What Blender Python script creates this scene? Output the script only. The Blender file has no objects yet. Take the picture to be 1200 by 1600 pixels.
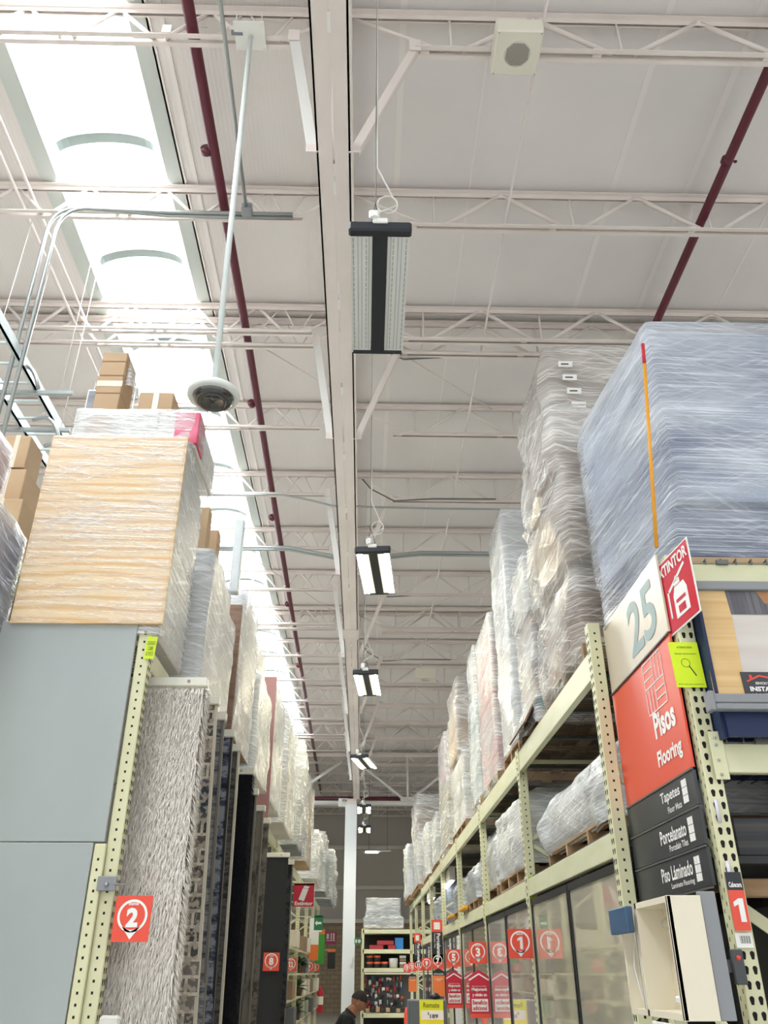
import bpy, math, random
from mathutils import Vector, Matrix, noise
R = math.radians
random.seed(7)
S = bpy.context.scene
COL = S.collection

# ------------------------------------------------------------------ camera, world, lights, exposure
cam_d = bpy.data.cameras.new('camera'); cam = bpy.data.objects.new('camera', cam_d); COL.objects.link(cam)
cam.location = (0, 0, 1.7)
cam.rotation_euler = (R(90 + 29.205), 0, R(-1.282))
cam_d.sensor_fit = 'AUTO'; cam_d.sensor_width = 36; cam_d.lens = 1288 / 1600 * 36
cam_d.clip_start = 0.05; cam_d.clip_end = 300
S.camera = cam
S.view_settings.view_transform = 'Standard'; S.view_settings.look = 'None'
S.view_settings.gamma = 1; S.view_settings.use_curve_mapping = False
S.view_settings.exposure = 1.2
S.cycles.use_denoising = True
S.cycles.transparent_max_bounces = 14
S.cycles.max_bounces = 6
S.cycles.sample_clamp_indirect = 6
W = bpy.data.worlds.new('World'); S.world = W; W.use_nodes = True
W.node_tree.nodes['Background'].inputs[0].default_value = (0.93, 0.97, 1.0, 1)
W.node_tree.nodes['Background'].inputs[1].default_value = 0.62

def area_light(name, loc, sx, sy, watts, color=(1, 1, 1)):
    l = bpy.data.lights.new(name, 'AREA'); l.shape = 'RECTANGLE'; l.size = sx; l.size_y = sy
    l.energy = watts; l.color = color
    o = bpy.data.objects.new(name, l); COL.objects.link(o); o.location = loc
    return o
# daylight coming down on the three roof skylight strips from outside
SKY_X = (-2.87, 8.6, -14.0)  # last two strips are unseen, added for their daylight
for sx in SKY_X:
    area_light('daylight', (sx, 14.0, 11.0), 3.2, 36.0, 3600, (0.95, 0.98, 1.0))

# ------------------------------------------------------------------ mesh helpers
class MB:
    def __init__(s):
        s.v = []; s.f = []; s.m = []; s.smooth = []
    def add(s, vs, fs, mi=0, sm=False):
        b = len(s.v); s.v += [tuple(v) for v in vs]
        for f in fs:
            s.f.append(tuple(b + i for i in f)); s.m.append(mi); s.smooth.append(sm)
        return s
    def box(s, x0, x1, y0, y1, z0, z1, mi=0):
        if x0 > x1: x0, x1 = x1, x0
        if y0 > y1: y0, y1 = y1, y0
        if z0 > z1: z0, z1 = z1, z0
        return s.add([(x0,y0,z0),(x1,y0,z0),(x1,y1,z0),(x0,y1,z0),(x0,y0,z1),(x1,y0,z1),(x1,y1,z1),(x0,y1,z1)],
                     [(0,3,2,1),(4,5,6,7),(0,1,5,4),(1,2,6,5),(2,3,7,6),(3,0,4,7)], mi)
    def bbox(s, x0, x1, y0, y1, z0, z1, b=0.006, mi=0):      # box with chamfered edges along all sides
        c = [(x0,x1),(y0,y1),(z0,z1)]
        vs = []; idx = {}
        for sx in (0,1):
            for sy in (0,1):
                for sz in (0,1):
                    p = [c[0][sx], c[1][sy], c[2][sz]]; sg = [1 if k == 0 else -1 for k in (sx,sy,sz)]
                    for ax in range(3):
                        q = [p[k] + (sg[k]*b if k != ax else 0) for k in range(3)]
                        idx[(sx,sy,sz,ax)] = len(vs); vs.append(q)
        fs = []
        for ax in range(3):
            o = [k for k in range(3) if k != ax]
            for e in (0,1):
                ring = []
                for (a, bb) in ((0,0),(1,0),(1,1),(0,1)):
                    k = [0,0,0]; k[ax] = e; k[o[0]] = a; k[o[1]] = bb; ring.append(idx[(k[0],k[1],k[2],ax)])
                fs.append(ring)
        for ax in range(3):           # edge strips parallel to ax
            o = [k for k in range(3) if k != ax]
            for a in (0,1):
                for bb in (0,1):
                    k0 = [0,0,0]; k0[o[0]] = a; k0[o[1]] = bb; k1 = list(k0); k1[ax] = 1
                    fs.append([idx[(*k0,o[0])], idx[(*k1,o[0])], idx[(*k1,o[1])], idx[(*k0,o[1])]])
        for sx in (0,1):
            for sy in (0,1):
                for sz in (0,1):
                    fs.append([idx[(sx,sy,sz,0)], idx[(sx,sy,sz,1)], idx[(sx,sy,sz,2)]])
        ctr = Vector(((x0+x1)/2,(y0+y1)/2,(z0+z1)/2)); out = []
        for f in fs:
            a, b2, c2 = (Vector(vs[i]) for i in f[:3]); n = (b2-a).cross(c2-a)
            m = sum((Vector(vs[i]) for i in f), Vector())/len(f)
            out.append(tuple(f) if n.dot(m-ctr) > 0 else tuple(reversed(f)))
        return s.add(vs, out, mi)
    def bar(s, p, q, w, h, mi=0, up=(0,0,1)):
        p = Vector(p); q = Vector(q); d = (q-p).normalized(); u = Vector(up)
        if abs(d.dot(u)) > 0.97: u = Vector((0,1,0))
        r = d.cross(u).normalized(); t = r.cross(d)
        vs = []
        for b in (p, q):
            for (a, c) in ((-1,-1),(1,-1),(1,1),(-1,1)): vs.append(b + r*a*w/2 + t*c*h/2)
        return s.add(vs, [(0,1,2,3),(7,6,5,4),(0,4,5,1),(1,5,6,2),(2,6,7,3),(3,7,4,0)], mi)
    def tube(s, pts, r, n=8, mi=0, rr=None):
        pts = [Vector(p) for p in pts]; rings = []; u = None
        for i, p in enumerate(pts):
            d = (pts[min(i+1, len(pts)-1)] - pts[max(i-1, 0)]).normalized()
            if u is None:
                u = Vector((0,0,1)) if abs(d.z) < 0.9 else Vector((1,0,0))
            u = (u - d*u.dot(d)).normalized(); w = d.cross(u)
            rad = rr[i] if rr else r
            rings.append([p + (u*math.cos(2*math.pi*k/n) + w*math.sin(2*math.pi*k/n))*rad for k in range(n)])
        vs = [v for g in rings for v in g]; fs = []
        for i in range(len(pts)-1):
            for k in range(n):
                a = i*n+k; b = i*n+(k+1) % n; fs.append((a, b, b+n, a+n))
        fs.append(tuple(range(n-1,-1,-1))); fs.append(tuple((len(pts)-1)*n+k for k in range(n)))
        return s.add(vs, fs, mi, True)
    def lathe(s, c, prof, n=32, mi=0):       # prof: (radius, z) around vertical axis at c
        vs = []
        for (r, z) in prof:
            for k in range(n):
                a = 2*math.pi*k/n; vs.append((c[0]+r*math.cos(a), c[1]+r*math.sin(a), c[2]+z))
        fs = []
        for i in range(len(prof)-1):
            for k in range(n):
                a = i*n+k; b = i*n+(k+1) % n; fs.append((a, b, b+n, a+n))
        return s.add(vs, fs, mi, True)

MATS = {}
def srgb(c):
    if isinstance(c, str): c = tuple(int(c[i:i+2], 16) for i in (0,2,4))
    return tuple(((x/255)/12.92 if x/255 <= 0.04045 else ((x/255+0.055)/1.055)**2.4) for x in c) + (1,)
def mat(name, col, rough=0.5, metal=0.0, spec=0.5, bump=None, var=None, emit=None, coat=0):
    if name in MATS: return MATS[name]
    m = bpy.data.materials.new(name); m.use_nodes = True; nt = m.node_tree; b = nt.nodes['Principled BSDF']
    b.inputs['Base Color'].default_value = srgb(col); b.inputs['Roughness'].default_value = rough
    b.inputs['Metallic'].default_value = metal; b.inputs['Specular IOR Level'].default_value = spec
    b.inputs['Coat Weight'].default_value = coat
    tc = nt.nodes.new('ShaderNodeTexCoord')
    if var:            # (scale tuple, second colour, low, high)
        mp = nt.nodes.new('ShaderNodeMapping'); mp.inputs['Scale'].default_value = var[0]
        n = nt.nodes.new('ShaderNodeTexNoise'); n.inputs['Scale'].default_value = 1; n.inputs['Detail'].default_value = 5
        r = nt.nodes.new('ShaderNodeValToRGB'); e = r.color_ramp.elements
        e[0].position = var[2]; e[1].position = var[3]; e[0].color = srgb(col); e[1].color = srgb(var[1])
        nt.links.new(tc.outputs['Object'], mp.inputs[0]); nt.links.new(mp.outputs[0], n.inputs['Vector'])
        nt.links.new(n.outputs['Fac'], r.inputs[0]); nt.links.new(r.outputs[0], b.inputs['Base Color'])
    if bump:           # (scale tuple, strength, distance)
        mp = nt.nodes.new('ShaderNodeMapping'); mp.inputs['Scale'].default_value = bump[0]
        n = nt.nodes.new('ShaderNodeTexNoise'); n.inputs['Scale'].default_value = 1; n.inputs['Detail'].default_value = 4
        bp = nt.nodes.new('ShaderNodeBump'); bp.inputs['Strength'].default_value = bump[1]; bp.inputs['Distance'].default_value = bump[2]
        nt.links.new(tc.outputs['Object'], mp.inputs[0]); nt.links.new(mp.outputs[0], n.inputs['Vector'])
        nt.links.new(n.outputs['Fac'], bp.inputs['Height']); nt.links.new(bp.outputs[0], b.inputs['Normal'])
    if emit:
        b.inputs['Emission Color'].default_value = srgb(emit[0]); b.inputs['Emission Strength'].default_value = emit[1]
    MATS[name] = m; return m

def film(name, tint, lo, hi, rough=0.16, fine=72, cross=1.0):
    """stretch film: streaks that run round the load, some at a slant, opaque where layers overlap"""
    if name in MATS: return MATS[name]
    m = bpy.data.materials.new(name); m.use_nodes = True; nt = m.node_tree; N = nt.nodes; L = nt.links
    b = N['Principled BSDF']; out = N['Material Output']
    b.inputs['Base Color'].default_value = srgb(tint); b.inputs['Roughness'].default_value = rough
    b.inputs['Specular IOR Level'].default_value = 0.7
    tc = N.new('ShaderNodeTexCoord')
    def streak(scale, shear):
        sep = N.new('ShaderNodeSeparateXYZ'); L.new(tc.outputs['Object'], sep.inputs[0])
        ad = N.new('ShaderNodeMath'); ad.operation = 'ADD'; L.new(sep.outputs[0], ad.inputs[0]); L.new(sep.outputs[1], ad.inputs[1])
        mu = N.new('ShaderNodeMath'); mu.operation = 'MULTIPLY_ADD'; mu.inputs[1].default_value = shear
        L.new(ad.outputs[0], mu.inputs[0]); L.new(sep.outputs[2], mu.inputs[2])
        cb = N.new('ShaderNodeCombineXYZ'); L.new(sep.outputs[0], cb.inputs[0]); L.new(sep.outputs[1], cb.inputs[1]); L.new(mu.outputs[0], cb.inputs[2])
        mp = N.new('ShaderNodeMapping'); mp.inputs['Scale'].default_value = scale; L.new(cb.outputs[0], mp.inputs[0])
        n = N.new('ShaderNodeTexNoise'); n.inputs['Scale'].default_value = 1; n.inputs['Detail'].default_value = 5; n.inputs['Distortion'].default_value = 0.4
        L.new(mp.outputs[0], n.inputs['Vector']); return n
    a = streak((1.6, 1.6, fine), 0.03); c = streak((2.2, 2.2, fine*0.7), 0.32); d = streak((1.1, 1.1, 2.6), -0.1)
    e = streak((3, 3, fine*0.45), -0.4)
    def mx(x, y, f):
        k = N.new('ShaderNodeMix'); k.data_type = 'FLOAT'; k.inputs[0].default_value = f
        L.new(x, k.inputs[2]); L.new(y, k.inputs[3]); return k.outputs[0]
    def rng(x, p, q, u, v):
        r_ = N.new('ShaderNodeMapRange'); r_.inputs[1].default_value = p; r_.inputs[2].default_value = q
        r_.inputs[3].default_value = u; r_.inputs[4].default_value = v; L.new(x, r_.inputs[0]); return r_.outputs[0]
    h = mx(mx(a.outputs['Fac'], c.outputs['Fac'], 0.42*cross), e.outputs['Fac'], 0.25*cross)
    def add(x, y):
        k = N.new('ShaderNodeMath'); k.operation = 'ADD'; k.use_clamp = True; L.new(x, k.inputs[0]); L.new(y, k.inputs[1]); return k.outputs[0]
    cov = add(add(rng(a.outputs['Fac'], 0.5, 0.64, 0, 0.5), rng(c.outputs['Fac'], 0.54, 0.66, 0, 0.5*cross)), add(rng(e.outputs['Fac'], 0.56, 0.68, 0, 0.4*cross), rng(d.outputs['Fac'], 0.4, 0.66, 0, 0.55)))
    class _: pass
    mr = _(); mr.outputs = [rng(cov, 0, 1, lo, hi)]
    bp = N.new('ShaderNodeBump'); bp.inputs['Strength'].default_value = 1.0; bp.inputs['Distance'].default_value = 0.018
    L.new(h, bp.inputs['Height']); L.new(bp.outputs[0], b.inputs['Normal'])
    tr = N.new('ShaderNodeBsdfTransparent'); ms = N.new('ShaderNodeMixShader')
    L.new(mr.outputs[0], ms.inputs[0]); L.new(tr.outputs[0], ms.inputs[1]); L.new(b.outputs[0], ms.inputs[2])
    L.new(ms.outputs[0], out.inputs[0])
    MATS[name] = m; return m

def wloc(o):
    l = Vector(o.location)
    while o.parent: o = o.parent; l += Vector(o.location)
    return l
def obj(name, mb, m, parent=None, label=None):
    """one mesh object; vertices are given in world metres"""
    me = bpy.data.meshes.new(name)
    if parent is not None:
        off = wloc(parent)
    else:
        xs = [v[0] for v in mb.v]; ys = [v[1] for v in mb.v]; zs = [v[2] for v in mb.v]
        off = Vector(((min(xs)+max(xs))/2, (min(ys)+max(ys))/2, min(zs)))
    me.from_pydata([(v[0]-off.x, v[1]-off.y, v[2]-off.z) for v in mb.v], [], mb.f)
    ms = m if isinstance(m, (list, tuple)) else [m]
    for k in ms: me.materials.append(k)
    me.polygons.foreach_set('material_index', mb.m)
    me.polygons.foreach_set('use_smooth', mb.smooth)
    me.update()
    o = bpy.data.objects.new(name, me); COL.objects.link(o)
    if parent is not None: o.parent = parent
    else: o.location = off
    if label: o['label'] = label
    return o
def tag(o, label, cat, group=None, kind=None):
    o['label'] = label; o['category'] = cat
    if group: o['group'] = group
    if kind: o['kind'] = kind
    return o
def thing(name, label, cat, loc, group=None):
    o = bpy.data.objects.new(name, None); COL.objects.link(o); o.location = loc; o.empty_display_size = 0.1
    return tag(o, label, cat, group)
def struct(name, mb, m):
    o = obj(name, mb, m); o['kind'] = 'structure'; return o
def copy_tree(o, d, label=None, parent=None):
    c = o.copy(); COL.objects.link(c)
    if parent is not None: c.parent = parent
    else:
        c.location = Vector(o.location) + Vector(d)
        if label: c['label'] = label
    for ch in list(o.children): copy_tree(ch, None, None, c)
    return c

TEXTS = {}
def text_mesh(s, bold):
    if (s, bold) in TEXTS: return TEXTS[(s, bold)]
    cu = bpy.data.curves.new('t', 'FONT'); cu.body = s; cu.size = 1; cu.offset = bold; cu.resolution_u = 3
    cu.space_line = 0.95; cu.align_x = 'CENTER'
    ob = bpy.data.objects.new('t', cu); COL.objects.link(ob)
    dg = bpy.context.evaluated_depsgraph_get(); me = bpy.data.meshes.new_from_object(ob.evaluated_get(dg))
    vs = [tuple(v.co) for v in me.vertices]; fs = [tuple(p.vertices) for p in me.polygons]
    bpy.data.objects.remove(ob); bpy.data.curves.remove(cu); bpy.data.meshes.remove(me)
    x0 = min(v[0] for v in vs); x1 = max(v[0] for v in vs); y0 = min(v[1] for v in vs); y1 = max(v[1] for v in vs)
    TEXTS[(s, bold)] = (vs, fs, x0, x1, y0, y1); return TEXTS[(s, bold)]
class Fr:      # a flat working frame: a along rt, b along up, c out of the face
    def __init__(s, o, rt, up):
        s.o = Vector(o); s.r = Vector(rt).normalized(); s.u = Vector(up).normalized(); s.n = s.r.cross(s.u).normalized()
    def p(s, a, b, c=0): return s.o + s.r*a + s.u*b + s.n*c
    def box(s, mb, a0, a1, b0, b1, c0, c1, mi=0):
        vs = [s.p(a,b,c) for c in (c0,c1) for (a,b) in ((a0,b0),(a1,b0),(a1,b1),(a0,b1))]
        mb.add(vs, [(0,3,2,1),(4,5,6,7),(0,1,5,4),(1,2,6,5),(2,3,7,6),(3,0,4,7)], mi); return mb
    def poly(s, mb, pts, c=0.002, mi=0, th=0.0015):
        n = len(pts); vs = [s.p(a,b,c) for a,b in pts] + [s.p(a,b,c-th) for a,b in pts]
        fs = [tuple(range(n))] + [(i, i+n, (i+1) % n + n, (i+1) % n) for i in range(n)]
        mb.add(vs, fs, mi); return mb
    def ring(s, mb, ca, cb, r0, r1, c=0.002, mi=0, n=28, a0=0, a1=2*math.pi):
        vs = []; fs = []
        for k in range(n+1):
            t = a0 + (a1-a0)*k/n
            vs += [s.p(ca+r0*math.cos(t), cb+r0*math.sin(t), c), s.p(ca+r1*math.cos(t), cb+r1*math.sin(t), c)]
        for k in range(n): fs.append((2*k, 2*k+1, 2*k+3, 2*k+2))
        mb.add(vs, fs, mi); return mb
    def line(s, mb, p, q, w, c=0.002, mi=0):
        dx, dy = q[0]-p[0], q[1]-p[1]; l = math.hypot(dx, dy); nx, ny = -dy/l*w/2, dx/l*w/2
        return s.poly(mb, [(p[0]+nx,p[1]+ny),(p[0]-nx,p[1]-ny),(q[0]-nx,q[1]-ny),(q[0]+nx,q[1]+ny)], c, mi, 0.0008)
    def num(s, body, ca, b0, h, m, parent, c=0.002, bold=0.05, sq_=1.0):
        gl = []; tot = 0
        for ch in body:
            if ch == '1': g_ = ([(0.22,0,0),(0.48,0,0),(0.48,1,0),(0.26,1,0),(0.0,0.84,0),(0.0,0.64,0),(0.22,0.74,0)], [(0,1,2,3,6),(3,4,5,6)], 0.48)
            else:
                vs, fs, x0, x1, y0, y1 = text_mesh(ch, bold); k = 1/(y1-y0); g_ = ([((x-x0)*k, (y-y0)*k, 0) for x, y, z in vs], fs, (x1-x0)*k)
            gl.append((g_, tot)); tot += g_[2]+0.12
        tot -= 0.12; w = tot*h*sq_; mb = MB()
        for (vs, fs, gw), ox in gl: mb.add([s.p(ca-w/2+(x+ox)*h*sq_, b0+y*h, c) for x, y, z in vs], fs)
        return obj('lettering', mb, m, parent)
    def text(s, body, a0, b0, w, h, m, parent, c=0.003, bold=0.02, mirror=False):
        vs, fs, x0, x1, y0, y1 = text_mesh(body, bold)
        mb = MB(); k = w/(x1-x0); kk = h/(y1-y0)
        mb.add([s.p(a0+(x-x0)*k, b0+(y-y0)*kk, c) for x, y, z in vs], fs)
        return obj('lettering', mb, m, parent)

# ------------------------------------------------------------------ materials
cream = mat('cream rack paint', 'DAD8B2', 0.42, var=((3,3,3), 'CFCDA6', 0.35, 0.75))
cream_d = mat('cream beam paint', 'CFCFA8', 0.4, var=((2,2,8), 'DDDCBC', 0.35, 0.7))
hole = mat('punched hole', '15130F', 0.9)
steelw = mat('off white roof steel', 'E9E0DA', 0.55, var=((1,1,1), 'E0D6CF', 0.4, 0.7))
white = mat('white paint', 'E9E9E4', 0.45)
galv = mat('galvanised steel', 'A9AFAF', 0.35, 0.7, bump=((40,40,40), 0.1, 0.002))
conduit = mat('zinc conduit', 'A2A7A5', 0.35, 0.55)
maroon = mat('maroon sprinkler paint', '5A1A2A', 0.4)
wood = mat('pallet wood', 'AF9370', 0.8, var=((2,2,14), '8A6C4C', 0.35, 0.65), bump=((6,6,40), 0.3, 0.003))
ply = mat('pale plywood', 'DCA968', 0.6, var=((0.9,0.9,7), 'C08E50', 0.42, 0.6))
card = mat('brown cardboard', 'B79C7C', 0.8, var=((1,1,1.5), 'A88B6A', 0.4, 0.65), bump=((2,2,70), 0.15, 0.002))
card2 = mat('dark cardboard', '957A68', 0.8, var=((3,3,30), '7F6454', 0.4, 0.65))
tape = mat('clear parcel tape', 'D9CDB8', 0.25)
whitebox = mat('white carton', 'DDDAD2', 0.7, var=((1,1,4), 'C6C3BC', 0.4, 0.7))
greybox = mat('grey goods', '8E9297', 0.7, var=((2,2,12), '6D7278', 0.4, 0.65))
bluegoods = mat('blue grey goods', 'A9B4C8', 0.6, var=((0.4,0.4,3.0), '4A5A82', 0.42, 0.62))
pinkgoods = mat('rose tinted goods', 'C9A0A0', 0.7, var=((1,1,5), 'B88688', 0.4, 0.7))
teal = mat('teal plastic', '1F6A5A', 0.5)
redcard = mat('pink red carton', 'C4405C', 0.6, var=((2,2,2), 'D9708A', 0.5, 0.6))
film_clear = film('thin stretch film', 'EEF1F3', 0.12, 0.8)
film_mid = film('layered stretch film', 'EBEEEE', 0.22, 0.92)
film_white = film('thick white stretch film', 'ECEFF0', 0.5, 1.0)
film_lumpy = film('lumpy stretch film', 'F0EEE8', 0.2, 0.85)
film_blue = film('bluish stretch film', 'E6ECF4', 0.2, 0.95, 0.14, 120, 0.45)
black_m = mat('black sign plastic', '23252A', 0.4)
dark_frame = mat('black frame', '1A1A1C', 0.45)
orange = mat('orange sign', 'E8503A', 0.45)
orange2 = mat('orange banner', 'E87A3A', 0.5)
red = mat('red sign', 'C8203A', 0.4)
signw = mat('sign white', 'F0EFEA', 0.5)
grey_panel = mat('grey painted board', 'A0A7A5', 0.42, var=((1.2,1.2,0.8), 'A9B0AE', 0.35, 0.7))
greytr = mat('grey shelf rail', '8B8D90', 0.45)
navy = mat('navy plastic', '12274F', 0.55)
neon = mat('neon yellow paper', 'D6EE1E', 0.6)
neon_g = mat('neon tag', 'CDE62A', 0.6)
ink = mat('printed ink', '33352F', 0.7)

# ------------------------------------------------------------------ the setting
CZ = 9.4
def roofmat():
    m = mat('roof lining', 'E4DFDC', 0.6)
    nt = m.node_tree; b = nt.nodes['Principled BSDF']; tc = nt.nodes.new('ShaderNodeTexCoord')
    n = nt.nodes.new('ShaderNodeTexNoise'); n.inputs['Scale'].default_value = 0.6; n.inputs['Detail'].default_value = 5
    r = nt.nodes.new('ShaderNodeValToRGB'); r.color_ramp.elements[0].position = 0.3; r.color_ramp.elements[1].position = 0.75
    r.color_ramp.elements[0].color = srgb('DEDAD8'); r.color_ramp.elements[1].color = srgb('E8E4E1')
    nt.links.new(tc.outputs['Object'], n.inputs['Vector']); nt.links.new(n.outputs['Fac'], r.inputs[0]); nt.links.new(r.outputs[0], b.inputs['Base Color'])
    return m
roof = roofmat()
ribroof = mat('ribbed roof lining', 'E3DEDA', 0.6)
nt = ribroof.node_tree; wv = nt.nodes.new('ShaderNodeTexWave'); wv.bands_direction = 'X'; wv.inputs['Scale'].default_value = 7
wv.inputs['Distortion'].default_value = 0.3; tcc = nt.nodes.new('ShaderNodeTexCoord'); bp = nt.nodes.new('ShaderNodeBump')
bp.inputs['Strength'].default_value = 0.10; bp.inputs['Distance'].default_value = 0.01
nt.links.new(tcc.outputs['Object'], wv.inputs['Vector']); nt.links.new(wv.outputs['Fac'], bp.inputs['Height']); nt.links.new(bp.outputs[0], nt.nodes['Principled BSDF'].inputs['Normal'])
Y0, Y1, SE = -7.0, 47.0, 30.5
mb = MB()
def ceil_strip(x0, x1, mi):
    mb.box(x0, x1, Y0, Y1, CZ, CZ+0.12, mi)
HW = 0.63
ceil_strip(-18, SKY_X[2]-HW, 1); ceil_strip(SKY_X[2]+HW, SKY_X[0]-HW, 1); ceil_strip(SKY_X[0]+HW, -0.3, 1)
ceil_strip(-0.3, SKY_X[1]-HW, 0); ceil_strip(SKY_X[1]+HW, 16, 0)
for sx in SKY_X:
    mb.box(sx-HW, sx+HW, SE, Y1, CZ, CZ+0.12, 1); mb.box(sx-HW, sx+HW, Y0, -2.6, CZ, CZ+0.12, 1)
struct('ceiling', mb, [roof, ribroof])
concrete = mat('polished concrete', 'C8C4BC', 0.3, var=((0.5,0.5,0.5), 'BBB7AF', 0.35, 0.7))
struct('floor', MB().box(-18, 16, Y0, Y1, -0.2, 0), concrete)
# end wall: brick below, metal panels above
brick = mat('tan block wall', '8A7A66', 0.85)
nt = brick.node_tree; bt = nt.nodes.new('ShaderNodeTexBrick'); tcc = nt.nodes.new('ShaderNodeTexCoord'); mp = nt.nodes.new('ShaderNodeMapping')
mp.inputs['Rotation'].default_value = (R(90), 0, 0)
bt.inputs['Scale'].default_value = 1.0; bt.inputs['Brick Width'].default_value = 0.4; bt.inputs['Row Height'].default_value = 0.2; bt.inputs['Mortar Size'].default_value = 0.012
bt.inputs['Color1'].default_value = srgb('A8967C'); bt.inputs['Color2'].default_value = srgb('9B8A72'); bt.inputs['Mortar'].default_value = srgb('7A6C5A')
nt.links.new(tcc.outputs['Object'], mp.inputs[0]); nt.links.new(mp.outputs[0], bt.inputs['Vector']); nt.links.new(bt.outputs[0], nt.nodes['Principled BSDF'].inputs['Base Color'])
wallp = mat('grey wall cladding', 'B9B4AA', 0.7)
struct('wall_back', MB().box(-18, 16, 47, 47.25, 0, 3.95, 0).box(-18, 16, 47, 47.25, 3.95, 9.4, 1), [brick, wallp])
mb = MB()
for z in (4.0, 5.55, 7.5): mb.box(-18, 16, 46.8, 47, z-0.09, z+0.09)
struct('trim_1', mb, mat('wall girt', 'D5D0C6', 0.6))
sidew = mat('light side wall', 'D2CEC6', 0.7)
struct('wall_left', MB().box(-18.2, -18, Y0, Y1, 0, 9.4), sidew)
struct('wall_right', MB().box(16, 16.2, Y0, Y1, 0, 9.4), sidew)

# roof lining seams and cover strips on the right half
mb = MB()
for x in (0.28, 2.71, 3.55, 6.1): mb.box(x-0.03, x+0.03, Y0, Y1, CZ-0.006, CZ)
for x in (1.1, 4.6, 7.4): mb.box(x-0.012, x+0.012, Y0, Y1, CZ-0.006, CZ)
for x in (-1.95, -2.08): mb.box(x-0.02, x+0.02, Y0, Y1, CZ-0.02, CZ)
struct('trim_2', mb, mat('seam strip', 'EAE5E1', 0.5))
# skylights: kerb flashing, barrel vault glazing in bays, arched ribs
glaz = bpy.data.materials.new('skylight glazing'); glaz.use_nodes = True
nt = glaz.node_tree; nt.nodes.remove(nt.nodes['Principled BSDF'])
t1 = nt.nodes.new('ShaderNodeBsdfTransparent'); t1.inputs[0].default_value = (0.97, 0.99, 1, 1)
t2 = nt.nodes.new('ShaderNodeBsdfTranslucent'); t2.inputs[0].default_value = (0.95, 0.97, 1, 1); m1 = nt.nodes.new('ShaderNodeMixShader'); m1.inputs[0].default_value = 0.3
nt.links.new(t1.outputs[0], m1.inputs[1]); nt.links.new(t2.outputs[0], m1.inputs[2]); nt.links.new(m1.outputs[0], nt.nodes['Material Output'].inputs[0])
flash = mat('skylight kerb', 'C2C8C2', 0.5); ribm = mat('skylight rib', '7C8884', 0.6)
def arch(x, y0, y1, r_out, seg=14, rise=0.26, z=CZ+0.03):
    vs = []; 
    for k in range(seg+1):
        a = math.pi*k/seg
        for y in (y0, y1): vs.append((x-math.cos(a)*HW*r_out, y, z+math.sin(a)*rise*r_out))
    return vs, [(2*k, 2*k+1, 2*k+3, 2*k+2) for k in range(seg)]
for i, sx in enumerate(SKY_X):
    w = MB(); v, f = arch(sx, -2.6, SE, 1.0); w.add(v, f, 0, True)
    o = struct('window_%d' % (i+1), w, glaz)
    fr = MB()
    for sgn in (-1, 1):
        fr.box(sx+sgn*HW, sx+sgn*(HW+0.16), -2.6, SE, CZ-0.02, CZ+0.0)
        fr.box(sx+sgn*HW, sx+sgn*(HW-0.02), -2.6, SE, CZ-0.02, CZ+0.05)
    fr.box(sx-HW, sx+HW, SE-0.03, SE, CZ, CZ+0.3)
    obj('window_frame', fr, flash, o)
    y = 0.97
    rb = MB()
    while y < SE:
        for r_ in ((1.0, 0.93),):
            v, f = arch(sx, y-0.06, y+0.06, 0.985); v2, f2 = arch(sx, y-0.06, y+0.06, 0.84)
            n = len(v); rb.add(v+v2, f2 and [tuple(q+n for q in ff) for ff in f2] + [(2*k, 2*k+2, 2*k+2+n, 2*k+n) for k in range(14)] + [(2*k+1, 2*k+1+n, 2*k+3+n, 2*k+3) for k in range(14)])
        y += 1.65
    obj('window_rib', rb, ribm, o)

# ------------------------------------------------------------------ roof steel
GX0, GX1, GZ = -0.44, -0.17, 7.4
ORD = ['nearest the camera', 'second from the camera', 'third from the camera', 'fourth from the camera', 'fifth from the camera', 'sixth from the camera', 'seventh from the camera',
       'eighth from the camera', 'ninth from the camera', 'tenth from the camera', 'eleventh from the camera', 'twelfth from the camera', 'thirteenth from the camera', 'fourteenth from the camera',
       'fifteenth from the camera', 'sixteenth from the camera', 'seventeenth from the camera', 'eighteenth from the camera', 'nineteenth from the camera', 'twentieth from the camera',
       'twenty-first from the camera', 'twenty-second from the camera', 'twenty-third from the camera', 'twenty-fourth from the camera', 'twenty-fifth from the camera', 'twenty-sixth from the camera']
g = thing('roof_girder', 'long off-white double-angle roof girder running overhead down the aisle to the white column', 'girder', (-0.305, 14, GZ))
for x0, x1 in ((GX0, GX0+0.126), (GX1-0.126, GX1)):
    obj('bottom_chord', MB().box(x0, x1, -2, 15.0, GZ, GZ+0.02).box(x0 if x0 < -0.3 else x1-0.015, x0+0.015 if x0 < -0.3 else x1, -2, 15.0, GZ, GZ+0.14)
        .box(x0, x1, 15.05, 32.4, GZ, GZ+0.03).box(x0 if x0 < -0.3 else x1-0.015, x0+0.015 if x0 < -0.3 else x1, 15.05, 32.4, GZ, GZ+0.14), steelw, g)
obj('splice_plate', MB().box(GX0-0.02, GX1+0.02, 14.8, 15.3, GZ-0.015, GZ), steelw, g)
obj('top_chord', MB().box(-0.42, -0.19, -2, 32.4, 9.05, 9.2), steelw, g)
k = -1.6
wb = MB()
while k < 32:
    wb.bar((-0.305, k, GZ+0.1), (-0.305, k+1.0, 9.1), 0.05, 0.05); wb.bar((-0.305, k+1.0, 9.1), (-0.305, k+2.03, GZ+0.1), 0.05, 0.05); k += 2.03
obj('web', wb, steelw, g)
y = 0.5
while y < 32: obj('spacer', MB().box(-0.317, -0.293, y, y+0.14, GZ-0.004, GZ+0.06), white, g); y += 1.37

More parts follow.
